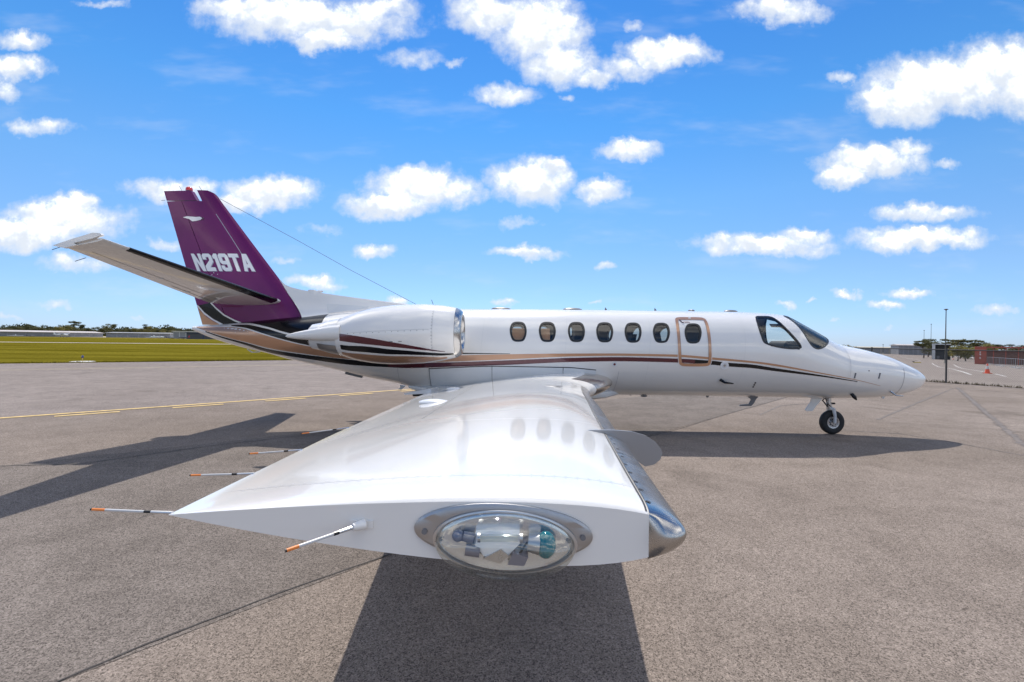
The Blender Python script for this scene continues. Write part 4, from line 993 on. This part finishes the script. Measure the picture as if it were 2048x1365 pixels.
for s_ in (-1, 1):
    MY = YC+s_*2.0; MR = .29; MXc = -.45
    wheel('main_wheel', (MXc, MY, MR), MR, .20, .15)
    MB().tube([(MXc+.05, MY+s_*.15, 1.0), (MXc+.05, MY+s_*.14, .55), (MXc, MY+s_*.13, MR)], [.06, .05, .04], 12).tube([(MXc, MY, MR), (MXc, MY+s_*.16, MR)], .035, 10).build('main_gear_strut', FAIR, JET)
    MB().box((MXc+.05, MY+s_*.2, .62), (.42, .02, .5)).build('gear_door', WHITE, JET, smooth=False)

# ------------------------------------------------------------------ small fittings on the skin
def blade(px0, px1, py, h, name='antenna', m=GREYD, wy=.02, up=True):
    a, b = P(px0, py, YC), P(px1, py, YC); z = zT((a.x+b.x)/2) if up else zB((a.x+b.x)/2); s_ = 1 if up else -1; L_ = b.x-a.x; cx = (a.x+b.x)/2
    MB().loft([[(cx+L_*.5*sc2*math.cos(t)-sh*L_, YC+wy*sc2*math.sin(t), z+s_*hh) for t in (2*math.pi*k/16 for k in range(16))] for hh, sc2, sh in ((-.03, 1, 0), (h*.35, .95, 0), (h*.8, .75, .02), (h, .4, .05))]).build(name, m, JET)
for a in ((982,1022,.035),(1125,1165,.035),(1447,1475,.035),(1376,1389,.03)): blade(a[0], a[1], 620, a[2], wy=.10)
for a in ((1209,1216),(1308,1315)): 
    p = P(a[0], 621, YC); x = p.x; z = zT(x); MB().prism([(x, YC-.006, z-.02), (x+.07, YC-.006, z-.02), (x+.045, YC-.006, z+.015), (x+.012, YC-.006, z+.055)], (0, .012, 0)).build('antenna', SEAM, JET)
# belly blades
for q, m_ in (([(1484,795),(1518,795),(1512,801),(1507,810),(1502,815),(1479,815),(1480,812.5),(1497,811),(1502,802),(1496,797)], GREYD), ([(1411,792),(1419,792),(1416,798),(1413,798)], GREYD), ([(1258,789),(1264,789),(1262,794),(1258,793)], GREYD), ([(1762,793),(1770,793),(1768,800),(1764,800)], FAIR)):
    pp = [P(a, b-1.5, YC-.1) for a, b in q]; MB().prism([(p.x, YC-.11, p.z+.01) for p in pp], (0, .02, 0)).build('belly_antenna', m_, JET, ang=30)
for a in (1215, 1288): 
    p = P(a, 789, YC-.2); MB().ell((p.x, YC-.2, zB(p.x)), (.07, .02, .02), 12, 6).build('belly_antenna', GREYD, JET)
# tail skid vents and strake lights
pp = [P(*q, YC-.05) for q in ((800,770),(812,772),(803,780),(796,779.5),(801,775))]; MB().prism([(p.x, YC-.06, p.z) for p in pp], (0, .02, 0)).build('belly_antenna', FAIR, JET, ang=30)
MB().tube([P(818, 771, YC-.15), P(822, 776, YC-.15)], .025, 10).build('drain_mast', DULLM, JET)
p0, p1 = P(695, 745, YC), P(728, 753, YC); MB().tube([(p0.x, YC-.1, p0.z), (p1.x, YC-.1, p1.z)], .03, 10).build('tail_vent', GREYD, JET)
p = [P(495, 699, YC), P(504, 705, YC), P(520, 704, YC)]; MB().tube(p, .012, 6).build('tie_down_ring', FAIR, JET)
def spot(px, py, r, m, name, off=.004, seg=18, parent=None):
    x, z = onfus(px, py); a = fpt(x, z, off); b = fpt(x, z, off+.02); return MB().tube([fpt(x, z, -.01), a], [r, r*.95], seg).build(name, m, parent or JET)
s1 = spot(1449, 731.5, .078, LETTER, 'static_plate', .005); spot(1449, 731.5, .052, FAIR, 'port', .007, parent=s1); spot(1449, 731.5, .022, DULLM, 'port', .009, parent=s1)
s1 = spot(1229, 729, .050, FAIR, 'static_plate', .005); spot(1229, 729, .022, STENCIL, 'port', .008, parent=s1)
for q in ((1510.5, 766.2), (1508.5, 770.2), (1506.5, 774.2)): spot(q[0], q[1], .018, SEAMD, 'drain_hole')
spot(1738, 742, .012, SEAMD, 'static_port')
for q in ((1711, 746.5, 1708.5, 757), (1760, 746.5, 1757, 757.5)):
    a, b = onfus(q[0], q[1]), onfus(q[2], q[3]); MB().tube([fpt(*a, .003), fpt(*b, .003)], .013, 8).build('nose_latch', SEAM, JET)
def probe(pts, r, m, name): 
    MB().tube(pts, r, 8).build(name, m, JET)
x, z = onfus(1441, 760); a = fpt(x, z); probe([a, a+Vector((.05, -.06, -.045)), a+Vector((.20, -.07, -.06))], [.030, .022, .010], BLACKP, 'pitot_probe')
x, z = onfus(1703, 788); a = fpt(x, z); probe([a, a+Vector((.03, -.04, -.06)), a+Vector((.06, -.05, -.11))], [.03, .035, .012], BLACKP, 'temperature_probe')
x, z = onfus(1781, 783); a = fpt(x, z); probe([a, a+Vector((.06, -.05, -.07)), a+Vector((.19, -.06, -.08))], [.022, .014, .010], STEEL, 'pitot_probe')
# radome joint, nose door seams, belly access panels
def xring(x, m, name, t0, t1, wd=.006, off=.002):
    c, t, b, ww = sec(x); L_ = []
    for dx in (-wd/2, wd/2): L_.append([fpt(x+dx+.06*math.sin(a), c+((t-c) if math.sin(a) > 0 else (c-b))*math.sin(a)*.985, off) for a in np.linspace(R(t0), R(t1), 40)])
    o = MB().grid(L_).build(name, m, JET); mirror_of(o)
xring(onfus(1808, 770)[0]-.02, SEAM, 'radome_joint', -78, 30, .008)
xring(onfus(1698, 720)[0], SEAML, 'nose_door_seam', -10, 55, .005)
SKINL = mat('skin_lap_line', (.60, .595, .58), .4)
for xx_ in (-.55, .95, 2.45, 4.15, 6.15): xring(xx_, SKINL, 'skin_lap', -62, 66, .0035, .0012)
xring(onfus(1236, 770)[0], SEAML, 'belly_seam', -60, -25, .006)
xring(onfus(800, 745)[0], SEAML, 'belly_seam', -80, -20, .006)
sp_ = onfus(791, 730); MB().grid([[fpt(x, z, .006) for x in np.linspace(sp_[0]-.14, sp_[0]+.16, 6)] for z in (sp_[1]-.045, sp_[1]+.04)]).build('tail_light', MAROON, JET)

# ------------------------------------------------------------------ background, left: hangars, trees, parked aircraft
HGREY = mat('hangar_grey', (.27, .27, .275), .6, var=.1, vscale=.2); HROOF = mat('hangar_roof', (.42, .38, .36), .6, var=.1, vscale=.2); HDARK = mat('hangar_door_gap', (.07, .072, .08), .6)
HWHITE = mat('hangar_white', (.62, .62, .60), .6); HBLUE = mat('hangar_blue', (.02, .04, .11), .5)
def base_at(px, py):
    g = G(px, py); return g, FPX/g.y      # ground point and pixels per metre there
def hangar(px0, px1, py0, py1, hpx, name, label, roofm, wallm, bays, depth=14., roof_over=.5, dark=HDARK, group=None, ridge=.0):
    a, b = G(px0, py0), G(px1, py1); u = (b-a).normalized(); n = Vector((-u.y, u.x, 0)); L_ = (b-a).length; H = hpx*a.y/FPX
    t = thing(name, label, 'building', tuple((a+b)/2), group)
    z0 = min(a.z, b.z)-.1
    w4 = [a, b, b+n*depth, a+n*depth]; MB().prism([(p.x, p.y, z0) for p in w4], (0, 0, H-z0+min(a.z, b.z))).build('wall', wallm, t, smooth=False)
    zt = min(a.z, b.z)+H; c = [a-u*roof_over-n*roof_over, b+u*roof_over-n*roof_over]
    prof = [(0, 0), (0, .25), (depth/2+roof_over, .25+ridge), (depth+2*roof_over, .25), (depth+2*roof_over, 0)]
    MB().loft([[tuple(q+n*d_+Vector((0, 0, zt-q.z+h_))) for d_, h_ in prof] for q in c]).build('roof', roofm, t, smooth=False)
    for k in range(bays):
        c0 = a+u*(L_*(k+.5)/bays)-n*.06; wd = L_/bays-.5
        MB().prism([tuple(c0-u*wd/2), tuple(c0+u*wd/2), tuple(c0+u*wd/2+Vector((0, 0, H*.9))), tuple(c0-u*wd/2+Vector((0, 0, H*.9)))], tuple(n*.05)).build('door', dark, t, smooth=False)
    return t
HD2 = mat('hangar_door', (.20, .20, .21), .55, var=.12, vscale=.4)
hangar(-160, 206, 671.8, 674.5, 10, 'hangar_row', 'long low grey hangar row with a pale roof beyond the runway', HROOF, HGREY, 10, dark=HD2, ridge=.8)
hangar(212, 340, 675, 676.5, 8.5, 'hangar_row', 'shorter grey hangar row without a pale roof beside the trees', HGREY, HGREY, 6, dark=HD2, ridge=.4)
hangar(346, 372, 677.4, 677.8, 14, 'hangar', 'pale hangar with two tall doors beside the dark blue hangar', HWHITE, HWHITE, 2, dark=HGREY)
hangar(372.5, 440, 678.4, 679.2, 12.5, 'hangar', 'dark blue hangar at the end of the far apron', HBLUE, HBLUE, 2, dark=HDARK)

def leafmat(name, c, c2):
    m = bpy.data.materials.new(name); m.use_nodes = True; t = NT(m.node_tree); b = t.n['Principled BSDF']; oi_ = t.new('ShaderNodeObjectInfo')
    f = t.noise(t.new('ShaderNodeTexCoord').outputs['Object'], .8, 4, .6)
    ff = t.math('MULTIPLY_ADD', oi_.outputs['Random'], .5, t.math('MULTIPLY', f, .6)); t.l.new(t.mix(t.ramp(ff, .2, .8), rgba(c), rgba(c2)), b.inputs['Base Color']); setp(b, Roughness=.75, Specular_IOR_Level=.2); return m
LEAF = [leafmat('leaves_dark', (.062, .066, .026), (.125, .115, .042)), leafmat('leaves_olive', (.13, .12, .026), (.20, .17, .045))]
BARK = mat('bark', (.09, .07, .055), .9)
def tree_mesh(kind, seed):
    r = random.Random(seed); mb = MB(); H = 1.0; tr = MB()
    top = .55 if kind == 'pine' else .35
    pts = [(0, 0, 0), (r.uniform(-.02, .02), r.uniform(-.02, .02), top*.5), (r.uniform(-.05, .05), r.uniform(-.04, .04), top)]
    tr.tube(pts, [.022, .018, .012], 6)
    clumps = []
    if kind == 'pine':
        for k in range(7): a = r.uniform(0, 6.28); d = r.uniform(0, .24); clumps.append((d*math.cos(a), d*math.sin(a), r.uniform(.66, .95), r.uniform(.10, .17), r.uniform(.05, .09)))
        for c in clumps: tr.tube([pts[2], (c[0], c[1], c[2]-.02)], [.010, .005], 4)
    else:
        for k in range(9): a = r.uniform(0, 6.28); d = r.uniform(0, .30); clumps.append((d*math.cos(a), d*math.sin(a), r.uniform(.25, .85)*(1-.4*d), r.uniform(.13, .22), r.uniform(.11, .17)))
        for c in clumps[:4]: tr.tube([pts[2], (c[0]*.8, c[1]*.8, c[2])], [.010, .005], 4)
    for cx, cy, cz, rx, rz in clumps:
        for _ in range(170):
            v = Vector((r.gauss(0, 1), r.gauss(0, 1), r.gauss(0, 1))).normalized()*(r.random()**.33); p = Vector((cx+v.x*rx, cy+v.y*rx, cz+v.z*rz))
            n = (v+Vector((r.gauss(0, .5), r.gauss(0, .5), r.gauss(0, .5)+.4))).normalized(); a = n.orthogonal().normalized(); b = n.cross(a); s = r.uniform(.014, .032)
            th_ = r.uniform(0, 3.1); a2 = a*math.cos(th_)+b*math.sin(th_); b2 = n.cross(a2); mb.add([p-a2*s, p+b2*s*.6, p+a2*s, p-b2*s*.6], [(0, 1, 2, 3)])
    return mb, tr
TREES = {}
for kind in ('pine', 'broad'):
    for v in range(4):
        for li in (0, 1):
            mb, tr = tree_mesh(kind, v*7+(kind == 'pine')*100)
            o = mb.build('crown', LEAF[li], None, smooth=False, recalc=False); t_ = tr.build('trunk', BARK, None, smooth=True); TREES[(kind, v, li)] = (o.data, t_.data)
            bpy.data.objects.remove(o); bpy.data.objects.remove(t_)
def tree(name, label, loc, h, kind, v, li, group, wide=1.):
    t = thing(name, label, 'tree', loc, group); t.rotation_euler.z = random.uniform(0, 6.28)
    for nm, d in zip(('crown', 'trunk'), TREES[(kind, v, li)]):
        o = bpy.data.objects.new(nm, d); COL.objects.link(o); o.parent = t; o.scale = (h*wide, h*wide, h)
    return t
# heights in photo pixels of the tree line: (px, top py)
line = [(-30,652),(5,652),(30,653),(55,651),(80,652.5),(100,653.5),(118,649),(134,649),(150,643.5),(163,648),(178,652),(195,653),(212,649),(226,647),(238,653),(252,656),(266,655),(280,652),(290,649.5),(302,651.5),(315,656),(330,654),(345,656.5),(362,657),(380,656)]
line += [((a[0]+b[0])/2+.5, max(a[1], b[1])+1.2) for a, b in zip(line[:-1], line[1:])]
for i, (px, py) in enumerate(line):
    Yd = random.uniform(330, 400); base = P(px+random.uniform(-3, 3), 668, Yd); top = P(px, py-.6, Yd); pine = px in (150, 226, 290, 163, 30)
    tree('pine_tree' if pine else 'broad_tree', 'flat crowned pine rising above the trees behind the hangars' if pine else 'bushy tree in the belt of trees behind the hangars', (base.x, Yd, 0), max(4, top.z), 'pine' if pine else 'broad', i % 4, 1 if px in (118, 134, 266, 280, 302, 330, 345) else 0, 'pines behind the hangars' if pine else 'trees behind the hangars', 1.15)
# continuous far wood behind
mb = MB()
wood_h = lambda x: 8.3+1.5*math.sin(x*.05)+1.1*math.sin(x*.13+2)+.9*math.sin(x*.31)+.6*math.sin(x*.83)
mb.grid([[(x+random.uniform(-.8, .8), 452+dy_+random.uniform(-.8, .8), max(0, wood_h(x)*f_+random.uniform(-.5, .5))) for f_, dy_ in ((0, -4), (.3, -3), (.6, -2), (.8, -.5), (.88, 1), (.5, 4), (0, 5))] for x in np.arange(-640, -120, 1.6)])
for i in range(9000):
    x = random.uniform(-640, -120); y = random.uniform(445, 452); z = random.uniform(0, 1)**.6*wood_h(x); s = random.uniform(.35, .9)
    n = Vector((random.gauss(0, .5), -1, random.gauss(.3, .5))).normalized(); a = n.orthogonal().normalized(); b = n.cross(a); p = Vector((x, y, z)); mb.add([p-a*s, p+b*s*.7, p+a*s, p-b*s*.7], [(0, 1, 2, 3)])
tag(mb.build('far_wood', LEAF[0], smooth=False, recalc=False), 'distant dark green wood forming one mass along the horizon', 'wood', kind='stuff')

# small parked aircraft on the far apron
AWH = mat('aircraft_white', (.70, .70, .69), .3, coat=.5); ADK = mat('aircraft_dark', (.05, .055, .09), .3, coat=.5); ARED = mat('aircraft_red', (.45, .04, .05), .3)
def small_plane(px, py, lpx, label, m, high, rz, tailm=None):
    g, s = base_at(px, py); t = thing('parked_airplane', label, 'airplane', tuple(g), 'light aircraft on the far apron'); L_ = lpx/s; k = L_/8.
    def tr(x, y, z): c, sn = math.cos(rz), math.sin(rz); return (g.x+(x*c-y*sn)*k, g.y+(x*sn+y*c)*k, g.z+z*k)
    rg = []
    for x, r, z in ((3.4, .15, 1.25), (3.2, .42, 1.3), (2.2, .55, 1.35), (1.2, .62, 1.5), (-.5, .60, 1.5), (-2.2, .32, 1.45), (-4.2, .12, 1.5)): rg.append([tr(x, r*.9*math.cos(q), z+r*math.sin(q)) for q in (2*math.pi*i/14 for i in range(14))])
    MB().loft(rg).build('fuselage', m, t)
    wz = 2.15 if high else 1.05
    for sd in (-1, 1):
        MB().loft([[tr(x, sd*y, wz+dz+abs(y)*.05) for x, dz in ((1.2-.05*y, 0), (.6, .1), (-.4+.05*y, .01), (.5, -.05))] for y in (.3, 5.2)]).build('wing', AWH if m is ADK else m, t)
        MB().loft([[tr(x, sd*y, 1.62+dz) for x, dz in ((-3.3, 0), (-3.7, .04), (-4.3, 0), (-3.7, -.04))] for y in (.05, 1.7)]).build('tailplane', m, t)
        MB().tube([tr(.2, sd*.5, 1.1), tr(.1, sd*1.2, .25)], .06*k, 6).build('main_gear', m, t); MB().tube([tr(.1, sd*1.12, .2), tr(.1, sd*1.28, .2)], .2*k, 10).build('wheel', RUBBER, t)
    MB().loft([[tr(x, y, z) for x, y in ((a, 0), ((a+b)/2, .05), (b, 0), ((a+b)/2, -.05))] for z, a, b in ((1.55, -3.0, -4.3), (2.9, -3.9, -4.6))]).build('fin', tailm or m, t)
    rg = [[tr(x, .5*math.cos(q), 1.75+h*math.sin(q)) for q in np.linspace(0, math.pi, 8)] for x, h in ((1.6, .05), (1.1, .38), (-.2, .42), (-1., .05))]; MB().loft(rg).build('canopy', HDARK, t)
    MB().tube([tr(3.42, 0, .3), tr(3.42, 0, 2.2)], .05*k, 5).build('propeller', HDARK, t); MB().tube([tr(2.6, -.08, .2), tr(2.6, .08, .2)], .2*k, 10).build('wheel', RUBBER, t)
small_plane(31, 674.2, 17, 'small white airplane parked before the hangar row with its nose turned away', AWH, False, 2.4)
small_plane(62, 674.4, 13, 'small airplane with dark body parked between two white ones by the hangar row', ADK, False, .9)
small_plane(124, 674.9, 26, 'white high wing airplane parked before the long hangar row', AWH, True, .2)
small_plane(303, 677.6, 17, 'white airplane parked left of its white neighbour by the short hangar row', AWH, False, 2.6)
small_plane(319, 678.0, 20, 'white airplane parked broadside near the pale hangar', AWH, False, .15)
small_plane(341, 678.8, 14, 'dark airplane parked in front of the pale hangar', ADK, False, .5)
small_plane(366, 679.6, 22, 'dark airplane with red tail fin parked by the blue hangar', ADK, False, 3.3, ARED)
# taxiway edge light on its concrete pad
g, s = base_at(165, 724.3); t = thing('taxiway_light', 'small blue taxiway edge light on a round concrete pad in the grass', 'light', tuple(g))
MB().loft([[(g.x+r*math.cos(q), g.y+r*math.sin(q), g.z+z) for q in (2*math.pi*i/28 for i in range(28))] for r, z in ((.62, 0), (.60, .035))]).build('pad', PWHITE, t)
MB().tube([(g.x, g.y, .03), (g.x, g.y, .26)], .022, 8).build('stem', YELLOW, t)
MB().loft([[(g.x+r*math.cos(q), g.y+r*math.sin(q), z) for q in (2*math.pi*i/14 for i in range(14))] for r, z in ((.05, .25), (.065, .29), (.06, .36), (.03, .41), (.005, .42))]).build('globe', mat('blue_globe', (.02, .025, .12), .2, coat=1), t)
# ------------------------------------------------------------------ background, right: fence, lot
FEN = mat('fence_steel', (.07, .068, .065), .55, metal=.4); POLE = mat('pole_bronze', (.075, .065, .045), .6); POLEB = mat('pole_base', (.42, .38, .30), .7)
fence = thing('chain_link_fence', 'low chain link fence with dark top rail between apron and parking lot', 'fence', tuple(F0))
HF = 1.56
def fp3(t, z): p = F0+FD*t; return (p.x, p.y, z)
MB().tube([fp3(-14, HF), fp3(26, HF)], .024, 8).build('top_rail', FEN, fence)
for k in range(-4, 9): MB().tube([fp3(k*3.05, 0), fp3(k*3.05, HF+.06)], .035, 8).build('post', FEN, fence)
mb = MB(); d = .075; Lh = HF-.06
tt = -14.
while tt < 26:
    for sgn in (-1, 1):
        a, b = Vector(fp3(tt if sgn > 0 else tt+Lh, .04)), Vector(fp3(tt+Lh if sgn > 0 else tt, .04+Lh)); n = FN*.0036; z = Vector((0, 0, .0036))
        mb.add([a-z-n, a+z+n, b+z+n, b-z-n], [(0, 1, 2, 3)])
    tt += d
o = mb.build('mesh', FEN, fence, smooth=False, recalc=False); o['kind'] = 'stuff'
mb = MB()
for i in range(2600):
    tq = random.uniform(-14, 26); p = F0+FD*tq+FN*random.gauss(-.02, .07); a = random.uniform(0, 6.3); hh = random.uniform(.03, .16); q = Vector((math.cos(a), math.sin(a), 0))*random.uniform(.01, .03); l = Vector((random.gauss(0, .04), random.gauss(0, .04), hh)); mb.add([p-q, p+q, p+l], [(0, 1, 2)])
tag(mb.build('fence_weeds', leafmat('dry_weeds', (.075, .06, .03), (.13, .10, .055)), smooth=False, recalc=False), 'dry brown weeds growing along the foot of the fence', 'weeds', kind='stuff')
def light_pole(px, pyb, pyt, label):
    g, s = base_at(px, pyb); top = P(px, pyt, g.y).z; t = thing('light_pole', label, 'light pole', tuple(g)); r = .11
    MB().tube([(g.x, g.y, g.z), (g.x, g.y, g.z+.7)], .24, 14).build('footing', POLEB, t); MB().tube([(g.x, g.y, g.z+.7), (g.x, g.y, top)], [r, .07], 10).build('shaft', POLE, t)
    MB().loft([[(g.x+rr*math.cos(q), g.y+rr*math.sin(q), top+h) for q in (2*math.pi*i/16 for i in range(16))] for rr, h in ((.10, -.16), (.13, -.05), (.36, .02), (.34, .12), (.16, .2))]).build('lamp_head', POLE, t)
light_pole(1890.5, 727, 620, 'tallest bronze light pole rising beside the open container'); light_pole(1861.5, 711, 649, 'middle bronze light pole left of the container in the lot')
light_pole(1847.5, 710, 661.5, 'bronze light pole before the grey metal building in the lot'); light_pole(1766, 708.5, 690, 'small distant light pole above the pale low building')
# open container
CW = mat('container_white', (.50, .51, .51), .5, var=.08, vscale=1); CD = mat('container_dark', (.05, .052, .055), .6); CR = mat('container_red', (.33, .075, .045), .55, var=.1, vscale=1.)
def local_boxes(g, t):
    th_ = math.atan2(g.x, g.y); c_, s_ = math.cos(th_), math.sin(th_); k_ = FPX/(g.y*c_)      # pixels per metre across the line of sight
    def b(x, y, z, a, d, h, m, n): return MB().box((g.x+x*c_+y*s_, g.y-x*s_+y*c_, g.z+z), (a, d, h), -th_).build(n, m, t, smooth=False)
    return b, k_
g, s = base_at(1863.5, 719); t = thing('open_container', 'pale grey container with its dark open side facing the lot', 'container', tuple(g)); bx, kx = local_boxes(g, t); Wc = 37/kx; Hc = 31/s; Dp = 2.4
bx(Wc*.09, .05, Hc*.5, Wc*.18, .1, Hc, CW, 'end_wall'); bx(.04, Dp/2, Hc*.5, .08, Dp, Hc*.98, CW, 'side_wall'); bx(Wc/2, Dp/2, Hc-.12, Wc+.06, Dp+.12, .26, CW, 'roof'); bx(Wc*.975, Dp/2, Hc*.45, .12, Dp, Hc*.9, CD, 'end_post'); bx(Wc*.55, Dp-.1, Hc*.5, Wc*.86, .1, Hc*.96, CD, 'back_wall'); bx(Wc*.55, Dp/2, .08, Wc*.8, Dp*.9, .16, CD, 'floor')
for k in range(3): bx(Wc*(.34+.2*k), 1.2, .55+.1*k, Wc*.15, .8, .8+.2*k, CD if k % 2 else GREYD, 'stored_crate')
# red shed with frame roof
g, s = base_at(1949, 728.5); t = thing('red_shed', 'rust red container shed with open frame roof and faded white marks', 'shed', tuple(g)); bx, kx = local_boxes(g, t); W1 = 23.5/kx; H1 = 35/s; D1 = 2.4; LR = 120/kx
bx(W1/2, D1/2, H1/2, W1, D1, H1, CR, 'container')
for zz in (.36, .56, .68): bx(W1*.47, -.006, H1*zz, W1*.12, .006, H1*.07, PWHITE, 'faded_mark')
for dy_ in (1., 3.6): bx(W1+LR/2, dy_, H1-.12, LR, .2, .24, CR, 'roof_beam')
for k in range(5): bx(W1+LR*(k+.6)/5, 3.6, H1/2-.12, .14, .14, H1-.24, CR, 'post')
bx(W1+LR/2, 5.2, H1*.4, LR, .1, H1*.8, mat('shed_back', (.13, .07, .055), .7, var=.2), 'back_wall')
for k in range(6): bx(W1+LR*(k+.5)/6, 2.3, H1+.05, .12, 3., .1, CR, 'rafter')
# crowd barrier panels before the shed
p0, p1 = G(1974, 729.5), G(2070, 742); u = (p1-p0).normalized(); L_ = (p1-p0).length; npan = 3; BAR = mat('barrier_steel', (.34, .34, .35), .45, metal=.5)
for k in range(npan):
    a, b = p0+u*(L_*k/npan+.05), p0+u*(L_*(k+1)/npan-.05); t = thing('barrier_panel', ('grey steel barrier panel next to the red container', 'grey steel barrier panel between two others before the shed', 'grey steel barrier panel farthest from the red container')[k], 'barrier', tuple((a+b)/2)); hb = 1.55
    up = Vector((0, 0, 1))
    for h in (.25, hb): MB().tube([a+up*h, b+up*h], .03, 6).build('rail', BAR, t)
    for e in (a, b): MB().tube([e, e+up*hb], .03, 6).build('end_post', BAR, t)
    for j in range(1, 9): c = a.lerp(b, j/9); MB().tube([c+up*.25, c+up*hb], .018, 5).build('bar', BAR, t)
    for e in (.12, .88): c = a.lerp(b, e); MB().loft([[(c.x+q*.28, c.y+w_*.2, c.z+h) for q, w_ in ((-1, -1), (1, -1), (1, 1), (-1, 1))] for h in (-.02, .14)]).build('foot_block', PWHITE, t, smooth=False)
# parked cars behind the barriers
def car(px, py, label, m, ang):
    g, s = base_at(px, py); t = thing('parked_car', label, 'car', tuple(g)); c, sn = math.cos(ang), math.sin(ang); T = lambda x, y, z: (g.x+x*c-y*sn, g.y+x*sn+y*c, g.z+z)
    prof = [(-2.2, .35), (-2.25, .75), (-1.9, .95), (-1.2, 1.0), (1.1, .98), (1.9, .85), (2.2, .7), (2.2, .35)]
    MB().loft([[T(x*k, y, z) for x, z in prof] for y, k in ((-.88, .96), (-.8, 1), (.8, 1), (.88, .96))]).build('body', m, t)
    MB().loft([[T(x, y*k, z) for x, z, k in ((-1.7, .95, 1), (-1.1, 1.42, .8), (.35, 1.42, .8), (1.15, .95, 1))] for y in (-.78, .78)]).build('cabin', HDARK, t)
    for x in (-1.35, 1.35):
        for y in (-.8, .8): MB().tube([T(x, y-.1, .33), T(x, y+.1, .33)], .33, 14).build('wheel', RUBBER, t)
car(2036, 730, 'white car parked behind the barrier panels', AWH, .3); car(2018, 724, 'silver car parked deep inside the open red shed', BAR, 1.2)
# traffic cones
def cone(px, py, h, label):
    g, s = base_at(px, py); t = thing('traffic_cone', label, 'traffic cone', tuple(g)); k = h/.71
    R_ = lambda r, z: [(g.x+r*k*math.cos(q), g.y+r*k*math.sin(q), g.z+z*k) for q in (2*math.pi*i/18 for i in range(18))]
    OC = MATS.get('cone_orange') or mat('cone_orange', (.75, .09, .025), .5)
    MB().box((g.x, g.y, g.z+.02*k), (.36*k, .36*k, .04*k)).build('base', OC, t, smooth=False); MB().loft([R_(.14, .04), R_(.10, .32)]).build('lower_cone', OC, t); MB().loft([R_(.10, .32), R_(.065, .55)]).build('reflective_collar', PWHITE, t); MB().loft([R_(.065, .55), R_(.03, .71)]).build('upper_cone', OC, t)
cone(1974.7, 747.5, .71, 'orange traffic cone with white collar standing alone on the lot'); cone(1906.5, 719.5, .6, 'orange traffic cone beside the open container')
# yellow wheel stop, low white kerb pipe
g, s = base_at(1834, 726); t = thing('wheel_stop', 'yellow wheel stop with raised dark end lying on the lot', 'wheel stop', tuple(g)); WY = mat('stop_yellow', (.50, .36, .06), .7, var=.2)
MB().loft([[(g.x+x, g.y+y, g.z+z-.0) for y, z in ((-.12, 0), (-.08, .16), (.08, .16), (.12, 0))] for x in (-.75, .75)]).build('bar', WY, t, smooth=False); MB().box((g.x-.72, g.y, g.z+.22), (.3, .2, .16)).build('end_block', CD, t, smooth=False)
a, b = G(1905, 713.5), G(1950, 717.5); tag(MB().tube([a+Vector((0, 0, .15)), b+Vector((0, 0, .15))], .18, 8).build('kerb_pipe', PWHITE), 'long white kerb pipe lying between container and red shed', 'pipe')
def lot_line(q0, q1, wd=.12):
    a, b = G(*q0), G(*q1); d = (b-a).normalized(); n = Vector((-d.y, d.x, 0))*wd/2; k = 14
    rows = []
    for i in range(k+1):
        p = a.lerp(b, i/k); rows.append([(p.x+n.x, p.y+n.y, gz(p.x+n.x, p.y)+.02), (p.x-n.x, p.y-n.y, gz(p.x-n.x, p.y)+.02)])
    structure(MB().grid(rows).build('parking_line', PWHITE, smooth=False))
lot_line((1864, 727), (1942, 750.5)); lot_line((1907, 729.5), (1968, 745)); lot_line((1990, 749), (2012, 754)); lot_line((1842, 722), (1800, 714))
# far buildings on the right
hangar(1797, 1866, 709.5, 711.5, 18.5, 'metal_building', 'grey ribbed metal building behind the light poles', HROOF, HGREY, 7, 10, dark=HD2, ridge=.5)
hangar(1712, 1796, 706.5, 709, 11.5, 'low_building', 'long pale low building behind the nose of the jet', POLEB, POLEB, 5, 8, dark=HGREY, ridge=.4)
hangar(1908, 1948, 712.5, 714, 12, 'low_building', 'low green grey building left of the red shed', HGREY, mat('sage_wall', (.17, .19, .175), .7), 3, 8, dark=HGREY)
for i, (px, py, kd, li) in enumerate([(1690,688.5,'broad',1),(1706,688,'broad',0),(1848,683,'pine',0),(1857,680.5,'pine',0),(1868,680,'broad',0),(1880,680.5,'broad',0),(1893,680.5,'pine',0),(1906,681,'broad',0),(1921,681.5,'pine',0),(1936,682,'broad',0),(1951,682,'pine',0),(1966,683.5,'broad',0),(1982,685,'broad',0),(2005,688.5,'pine',0),(2027,688,'broad',0),(2044,690,'broad',0),(1916,690,'broad',1),(1932,688.5,'broad',1),(1960,688,'broad',1),(1977,687.5,'broad',1)]):
    Yd = 150+random.uniform(-8, 25) if li == 0 else 118; p = P(px, py, Yd); zb = gz(p.x, Yd); top = p.z-zb
    tree('pine_tree' if kd == 'pine' else 'broad_tree', {('pine', 0): 'dark flat crowned pine beyond the parking lot', ('broad', 0): 'dark green tree beyond the parking lot', ('broad', 1): 'yellow green bushy tree beside the low lot buildings'}[(kd, li)], (p.x, Yd, zb), max(3.2, top*1.06), kd, i % 4, li, {('pine', 0): 'pines beyond the lot', ('broad', 0): 'dark trees beyond the lot', ('broad', 1): 'yellow green trees by the lot'}[(kd, li)], 1.5)
